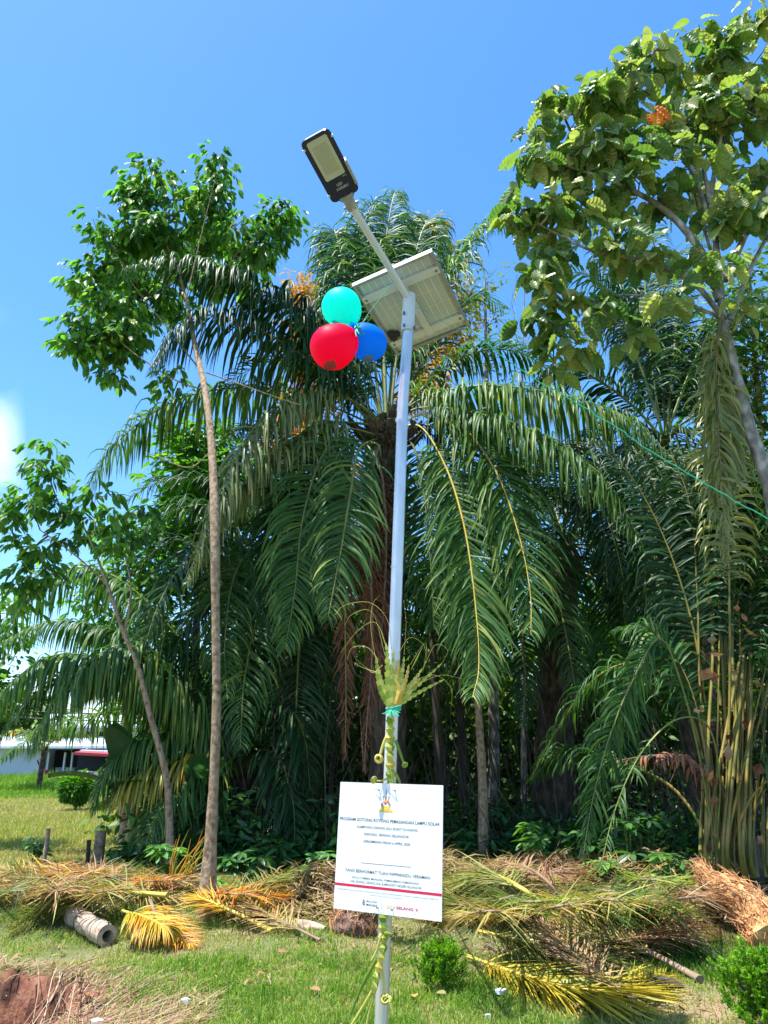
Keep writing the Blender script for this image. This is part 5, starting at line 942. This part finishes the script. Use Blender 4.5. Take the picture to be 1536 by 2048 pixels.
def banana(px, py, Y, az, L, label, seed):
    f = P(px, py, Y); T = thing('banana_plant', label, 'plant', (f[0], Y, 0)); r = rs(seed); mb = MB(); st = MB(); b = np.array([f[0], Y, 0.]); st.tube([b, b+[0, 0, .6], b+[.03, 0, 1.1]], [.09, .07, .04], 9); st.build('stem', M['rachis'], T)
    for k, (a, e) in enumerate(az):
        q = arc(b+[0, 0, .9], a, e, L, .7, 14); s = nrm(np.cross(q[-1]-q[0], [0, 0, 1])); t = np.linspace(0, 1, 15); w = .26*np.sin(pi*np.clip(t*.95+.04, 0, 1))**.6
        V = np.stack([q-s*w[:, None]+[0, 0, .06], q, q+s*w[:, None]+[0, 0, .06]], 1).reshape(-1, 3); F = [[i*3+c, i*3+c+1, i*3+c+4, i*3+c+3] for i in range(14) for c in (0, 1)]; lf = MB(); lf.add(V, F, .4+.2*r.rand(), 0, True); lf.build('leaf', M['banana'], T)
banana(265, 1640, 11.6, [(2.6, 1.2), (3.4, .6), (.3, .9), (4.4, 1.1)], 1.3, 'broad leaved banana plant under the left palm fronds', 1)
banana(395, 1640, 11.4, [(2.9, .9), (3.6, .5), (.2, 1.0), (5.0, .8), (1.2, 1.2)], 1.3, 'large leaved banana plant close behind the tall thin trunk', 2)
# small palm in front of the house
yp = P(88, 1500, 34); T = palm('small yellowing palm in front of the white house', yp, [yp[0], 34, .2], .12, .10, 6, 15, name='young_palm')
for k in range(11):
    a = k*2*pi/11; mb, m = frond(arc(yp, a, .9, 2.4, .95, 24), ll=.55, kind='frond_yellow' if k in (1, 5, 7) else 'frond', seed=800+k, tint=.2, n=34, w=.03, rr=.03, droop=.4); mb.build('frond', m, T)

# ---------------------------------------------------------------- logs, posts, small things
def hollow_log():
    a, b = G(150, 1828, .13), G(222, 1868, .10); a = G(148, 1832, .12); b = G(215, 1872, .09); d = nrm(b-a); T = thing('hollow_log', 'short hollow grey log lying left of the yellow comb frond', 'log', a*.5+b*.5-[0, 0, .09]); n = 16; q = np.array([a+(b-a)*i/(n-1) for i in range(n)]); r = rs(3)
    mb = MB(); mb.tube(q, .088*(1+.05*np.sin(np.arange(n)*1.3)+.03*r.randn(n)), 20, cap=False); mb.tube([b, b-d*.3], [.045, .04], 14, cap=False)
    u = nrm(np.cross(d, [0, 0, 1])); w = np.cross(u, d); k = 20; an = np.arange(k)*2*pi/k; o1 = b+.0865*(np.cos(an)[:, None]*u+np.sin(an)[:, None]*w); o2 = b+.046*(np.cos(an)[:, None]*u+np.sin(an)[:, None]*w)+d*.004
    mb.add(np.vstack([o1, o2]), [[i, (i+1) % k, (i+1) % k+k, i+k] for i in range(k)]); mb.add(a+.0865*(np.cos(an)[:, None]*u+np.sin(an)[:, None]*w), [list(range(k))]); mb.build('bark', M['bark_log'], T)
    mb = MB(); mb.tube([b-d*.25, b-d*.24], [.045, .045], 14)
    for s in (.3,): mb.tube([a+(b-a)*s-d*.004, a+(b-a)*s+d*.004], [.0925, .0925], 20, cap=True)
    mb.build('dark_core', M['bark_dark'], T)
M['bark_log'] = surf('log_bark', [(.20, .13, .09), (.42, .31, .22), (.52, .42, .31)], 9, .85, 0, .5, (1, 1, 2))
hollow_log()
def stump(label, pts, rad, mat, seed, px=None, name='log', cat='log', fib=0):
    T = thing(name, label, cat, np.array(pts[0])); r = rs(seed); q = catmull(pts, 22); mb = MB(); k = 20; an = np.arange(k)*2*pi/k
    Tn = nrm(np.gradient(q, axis=0)); V = []
    for i in range(22):
        u = nrm(np.cross(Tn[i], [.1, .9, .3])); w = np.cross(Tn[i], u); rr = np.interp(i/21, np.linspace(0, 1, len(rad)), rad)*(1+.12*np.sin(an*3+i*.6)+.05*r.randn(k)); V.append(q[i]+rr[:, None]*(np.cos(an)[:, None]*u+np.sin(an)[:, None]*w))
    mb.add(np.concatenate(V), [[i*k+j, i*k+(j+1) % k, (i+1)*k+(j+1) % k, (i+1)*k+j] for i in range(21) for j in range(k)], .5, 0, True); mb.add(V[-1], [list(range(k))]); mb.add(V[0], [list(range(k))[::-1]]); mb.build('core', M[mat], T)
    if fib:
        mb = MB()
        for j in range(fib): i = r.randint(1, 21); c = V[i][r.randint(k)]; d = nrm(Tn[i]*r.choice([-1, 1])+r.normal(0, .35, 3)); mb.tube([c, c+d*.05+r.normal(0, .012, 3), c+d*r.uniform(.06, .15)], [.004, .0035, .0015], 4, r.rand(), cap=False)
        mb.build('fibres', M['fibre'], T)
M['orange_wood'] = surf('rotten_orange_wood', [(.22, .08, .04), (.52, .26, .10), (.68, .42, .20)], 14, .95, 0, 1, dist=.05)
M['rot'] = surf('rotten_brown_wood', [(.06, .035, .025), (.16, .09, .07), (.27, .17, .13)], 14, .95, 0, 1, dist=.05)
stump('leaning orange fibrous broken trunk behind the lime green bush', [G(1560, 1900, .05), P(1530, 1850, 7.2), P(1470, 1790, 7.4), P(1425, 1765, 7.5), P(1395, 1730, 7.6)], [.20, .19, .16, .12, .03], 'orange_wood', 4, name='broken_trunk', fib=1500)
stump('rotten brown tree stump right behind the lower edge of the sign', [P(712, 1880, 7.5)*[1, 1, 0], P(712, 1868, 7.6), P(715, 1840, 7.6), P(722, 1812, 7.6)], [.26, .25, .21, .12], 'rot', 5, name='stump', cat='stump', fib=700)
stump('charred dark piece of wood lying under the long yellow frond', [G(1290, 1970, .04), G(1330, 1966, .05), G(1368, 1975, .03)], [.02, .045, .015], 'bark_dark', 6, name='wood_piece', cat='wood')
stump('grey dead log half buried right of the tall trunk', [G(545, 1850, .06), G(600, 1852, .07), G(650, 1862, .05)], [.05, .06, .04], 'bark_log', 7, name='dead_log')
def post(px, y0, y1, Y, w, label, mat='bark_log', lean=0):
    f = P(px, y0, Y); f[2] = gz(f[0], Y)-.02; t = P(px+lean, y1, Y); T = thing('fence_post', label, 'post', f, None); mb = MB(); mb.tube(catmull([f, f*.5+t*.5+[.008, 0, 0], t], 9), w*(1+.05*rs(int(px)).randn(9)), 9); mb.build('timber', M[mat], T)
    mb = MB(); mb.tube([f+(t-f)*.7-[0, .0, .003], f+(t-f)*.7+[0, 0, .003]], [w*1.12, w*1.12], 9); mb.build('wire_loop', M['screw'], T)
post(85, 1735, 1657, 11.9, .032, 'thin grey leaning fence post at the edge of the field', lean=12)
post(190, 1752, 1662, 11.0, .072, 'thick sawn wooden fence post beside the heap of fronds', 'bark_pale', lean=12)
post(170, 1760, 1680, 10.9, .028, 'thin dark stake next to the thick sawn post', 'bark_dark', lean=8)
def flatbit(name, label, cat, px, py, s, mat, seed, group=None, tpl=WIDE):
    r = rs(seed); p = G(px, py); p[2] = gz(p[0], p[1])+.045; mb = MB(); scatter(mb, tpl, p[None], np.array([[cos(seed), sin(seed), .1]]), np.array([[.5*r.randn(), .5*r.randn(), 1]]), s, np.array([r.rand()])); o = mb.build(name, mat); tag(o, label, cat, group)
for i, (x, y, lab) in enumerate([(490, 1975, 'curled brown fallen leaf on the grass left of the woven strips'), (620, 1990, 'small tan fallen leaf between the woven strips and the grass edge'), (672, 2010, 'pale fallen leaf beside the trailing woven strips'), (830, 2006, 'orange brown fallen leaf right of the pole foot'), (892, 1992, 'dark brown folded fallen leaf below the feathery bush'),
    (1100, 1985, 'big pinkish fallen leaf at the tip of the long yellow frond'), (1150, 2010, 'small brown fallen leaf on the right lawn'), (170, 1990, 'orange fallen leaf on the straw beside the pit'), (555, 1915, 'grey brown fallen leaf near the tall trunk'), (1290, 1712, 'orange leaf lodged in the dark plants')]):
    if i == 9: continue
    flatbit('fallen_leaf', lab, 'leaf', x, y, .08 if i != 5 else .15, M['fibre'] if i in (3, 7) else M['frond_wilt'], 30+i)
M['plastic'] = flatmat('white_plastic', (.62, .68, .66), .3)
def crumple(label, px, py, s, seed):
    r = rs(seed); p = G(px, py); p[2] = gz(p[0], p[1])+.035; mb = MB(); n = 12; a = np.arange(n)*2*pi/n
    V = [p+[0, 0, s*.4]]+[p+np.array([cos(x)*s*r.uniform(.7, 1.2), sin(x)*s*.6*r.uniform(.6, 1.2), s*.25*r.rand()]) for x in a]+[p+np.array([cos(x)*s*.8, sin(x)*s*.5, -.02]) for x in a]
    mb.add(V, [[0, 1+k, 1+(k+1) % n] for k in range(n)]); mb.F.append((np.array([[1+k, 1+n+k, 1+n+(k+1) % n, 1+(k+1) % n] for k in range(n)]), np.full(n, .5), 0, False)); tag(mb.build('plastic_scrap', M['plastic']), label, 'litter')
crumple('crumpled white plastic scrap on the lawn left of centre', 372, 2008, .035, 1); crumple('crumpled clear plastic scrap at the edge of the bare soil', 195, 2042, .04, 2); crumple('small white scrap on the lawn right of the pole', 975, 2025, .022, 3); crumple('flattened grey plastic scrap below the long yellow frond', 1000, 1990, .04, 4)
mb = MB(); r = rs(17)
for k in range(26):
    p = G(120+r.uniform(-110, 60), 2040+r.uniform(-10, 20)); e = G(40+r.uniform(0, 160), 1935+r.uniform(-15, 60)); p[2] = gz(p[0], p[1])+.03; e[2] = gz(e[0], e[1])+.04; mb.tube(catmull([p, (p+e)/2+[r.normal(0, .06), 0, .05+.08*r.rand()], e], 8), .0028, 5, r.rand(), cap=False)
tag(mb.build('dry_roots', M['straw']), 'bent dry roots and stalks hanging over the rim of the pit', 'roots', kind='stuff')
# overhead wires
for i, (dz, lab) in enumerate(((0, 'upper black overhead cable beyond the left palms'), (-.28, 'lower black overhead cable beyond the left palms'))):
    a, b = P(-500, 1395, 38), P(900, 1435, 38); a[2] += dz; b[2] += dz*1.4; mb = MB(); mb.tube(catmull([a, (a+b)/2-[0, 0, .3], b], 30), .035, 6); tag(mb.build('overhead_cable', M['cable']), lab, 'cable')

# ---------------------------------------------------------------- far house
M['wall'] = surf('painted_wall', [(.46, .56, .68), (.52, .62, .72)], 1, .8, 0, .1); M['metal_roof'] = flatmat('metal_roof', (.62, .68, .74), .45, .2); M['awn'] = flatmat('red_awning', (.33, .04, .05), .7)
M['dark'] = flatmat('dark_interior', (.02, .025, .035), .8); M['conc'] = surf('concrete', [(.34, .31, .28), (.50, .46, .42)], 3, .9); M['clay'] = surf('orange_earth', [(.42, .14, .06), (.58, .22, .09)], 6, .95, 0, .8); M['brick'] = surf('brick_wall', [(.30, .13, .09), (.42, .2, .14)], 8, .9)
YH = 42.0; I3 = np.eye(3)
def hb(mb, x0, x1, y0, y1, Y=YH, dep=.1): a, b = P(x0, y1, Y), P(x1, y0, Y); c = (a+b)/2; c[1] += dep; mb.box(c, I3, [abs(b[0]-a[0])/2, dep, abs(b[2]-a[2])/2])
H1 = thing('house', 'pale blue and white house with a light metal roof seen through the left palms', 'house', P(110, 1560, YH)*[1, 1, 0]+[0, 0, .2])
mb = MB(); hb(mb, -220, 88, 1488, 1562, YH, 3); mb.build('lower_wall', M['wall'], H1)
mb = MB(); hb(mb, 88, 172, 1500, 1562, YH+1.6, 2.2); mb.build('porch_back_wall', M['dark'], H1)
mb = MB(); hb(mb, 108, 148, 1535, 1560, YH+1.2, .2); mb.build('counter', M['wall'], H1)
for x in (92, 125, 140): mb = MB(); hb(mb, x, x+3.5, 1505, 1560, YH+.1, .06); mb.build('porch_post', M['steel_white'], H1)
mb = MB(); hb(mb, 100, 330, 1450, 1492, YH+4, 3); up_ = mb.build('upper_wall', M['white'], H1)
for x in (167, 196, 226): mb = MB(); hb(mb, x, x+11, 1463, 1479, YH+3.9, .05); mb.build('window', M['dark'], H1)
mb = MB(); a, b, c, d = P(-225, 1492, YH-.8), P(215, 1492, YH-.8), P(230, 1472, YH+3.6), P(-225, 1472, YH+3.6); mb.add([a, b, c, d, a-[0, 0, .12], b-[0, 0, .12], c-[0, 0, .12], d-[0, 0, .12]], [[0, 1, 2, 3], [7, 6, 5, 4], [0, 4, 5, 1], [1, 5, 6, 2], [2, 6, 7, 3], [3, 7, 4, 0]]); mb.build('roof', M['metal_roof'], H1)
mb = MB(); a, b, c, d = P(95, 1451, YH+2.6), P(335, 1451, YH+2.6), P(335, 1428, YH+7), P(95, 1428, YH+7); mb.add([a, b, c, d, a-[0, 0, .12], b-[0, 0, .12], c-[0, 0, .12], d-[0, 0, .12]], [[0, 1, 2, 3], [7, 6, 5, 4], [0, 4, 5, 1], [1, 5, 6, 2], [2, 6, 7, 3], [3, 7, 4, 0]]); mb.build('upper_roof', M['metal_roof'], H1)
H2 = thing('house', 'low open building with a red awning and dark shaded porch beyond the field', 'house', P(230, 1565, YH)*[1, 1, 0]+[0, 0, .2])
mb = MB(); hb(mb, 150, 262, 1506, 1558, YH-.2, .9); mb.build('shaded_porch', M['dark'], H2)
mb = MB(); hb(mb, 262, 350, 1505, 1560, YH-.3, .9); mb.build('brick_wall', M['brick'], H2)
mb = MB(); a, b, c, d = P(148, 1504, YH-1.2), P(360, 1516, YH-1.2), P(360, 1498, YH+.6), P(210, 1494, YH+.6); mb.add([a, b, c, d, a-[0, 0, .14], b-[0, 0, .14], c-[0, 0, .14], d-[0, 0, .14]], [[0, 1, 2, 3], [7, 6, 5, 4], [0, 4, 5, 1], [1, 5, 6, 2], [2, 6, 7, 3], [3, 7, 4, 0]]); mb.build('awning', M['awn'], H2)
mb = MB(); a, b, c, d = P(160, 1500, YH-.9), P(215, 1490, YH+1), P(340, 1490, YH+1), P(260, 1504, YH-.9); e = [0, 0, .1]; mb.add([a, b, c, d, a-e, b-e, c-e, d-e], [[0, 3, 2, 1], [4, 5, 6, 7], [0, 4, 7, 3], [1, 2, 6, 5]]); mb.build('roof', M['metal_roof'], H2)
H3 = thing('low_wall', 'pale concrete parapet wall in front of the dark porch', 'wall', P(200, 1578, 39)*[1, 1, 0]+[0, 0, .2])
mb = MB(); hb(mb, 182, 300, 1543, 1574, 38.5, .12); mb.build('face', M['conc'], H3); mb = MB(); a, b = P(160, 1541, 41), P(182, 1543, 38.5); d = (b-a)*[1, 1, 0]; c = (a+b)/2; ax = nrm(d); mb.box([c[0], c[1], c[2]-.45], [ax, np.cross([0, 0, 1], ax), [0, 0, 1]], [np.linalg.norm(d)/2, .1, .45]); mb.build('return_face', M['conc'], H3)
stump('mound of orange earth below the pale parapet wall', [P(175, 1590, 36)*[1, 1, 0], P(205, 1586, 36)*[1, 1, 0]+[0, 0, .2], P(245, 1590, 36)*[1, 1, 0]], [.25, .45, .2], 'clay', 8, name='earth_mound', cat='earth')
mb = MB(); hb(mb, -300, 165, 1553, 1566, 40.5, .1); o = mb.build('retaining_wall', M['conc']); tag(o, 'low grey retaining kerb along the foot of the white house', 'wall')
mb = MB(); hb(mb, 79, 91, 1540, 1556, 40, .15); tag(mb.build('red_drum', M['awn']), 'small red drum standing before the white house', 'drum')
# distant trees behind the house
r = rs(44); 
quick('rounded dark tree behind the house roof at the far left', 'leafy_tree', 0, 52, -40, [(60, 1440, 52, 2.2), (0, 1430, 52, 2.5), (-60, 1430, 52, 2.6), (110, 1430, 52, 1.6)], 'woods', LOW, .55, 3.0, 45, tr=.25, whorl=10)
quick('pale green tree behind the upper storey of the house', 'leafy_tree', 300, 56, 330, [(250, 1420, 56, 1.4), (300, 1410, 56, 2.4), (360, 1400, 56, 2.8), (430, 1420, 56, 3)], 'bright', LOW, .6, 2.4, 46, tr=.25, whorl=10)
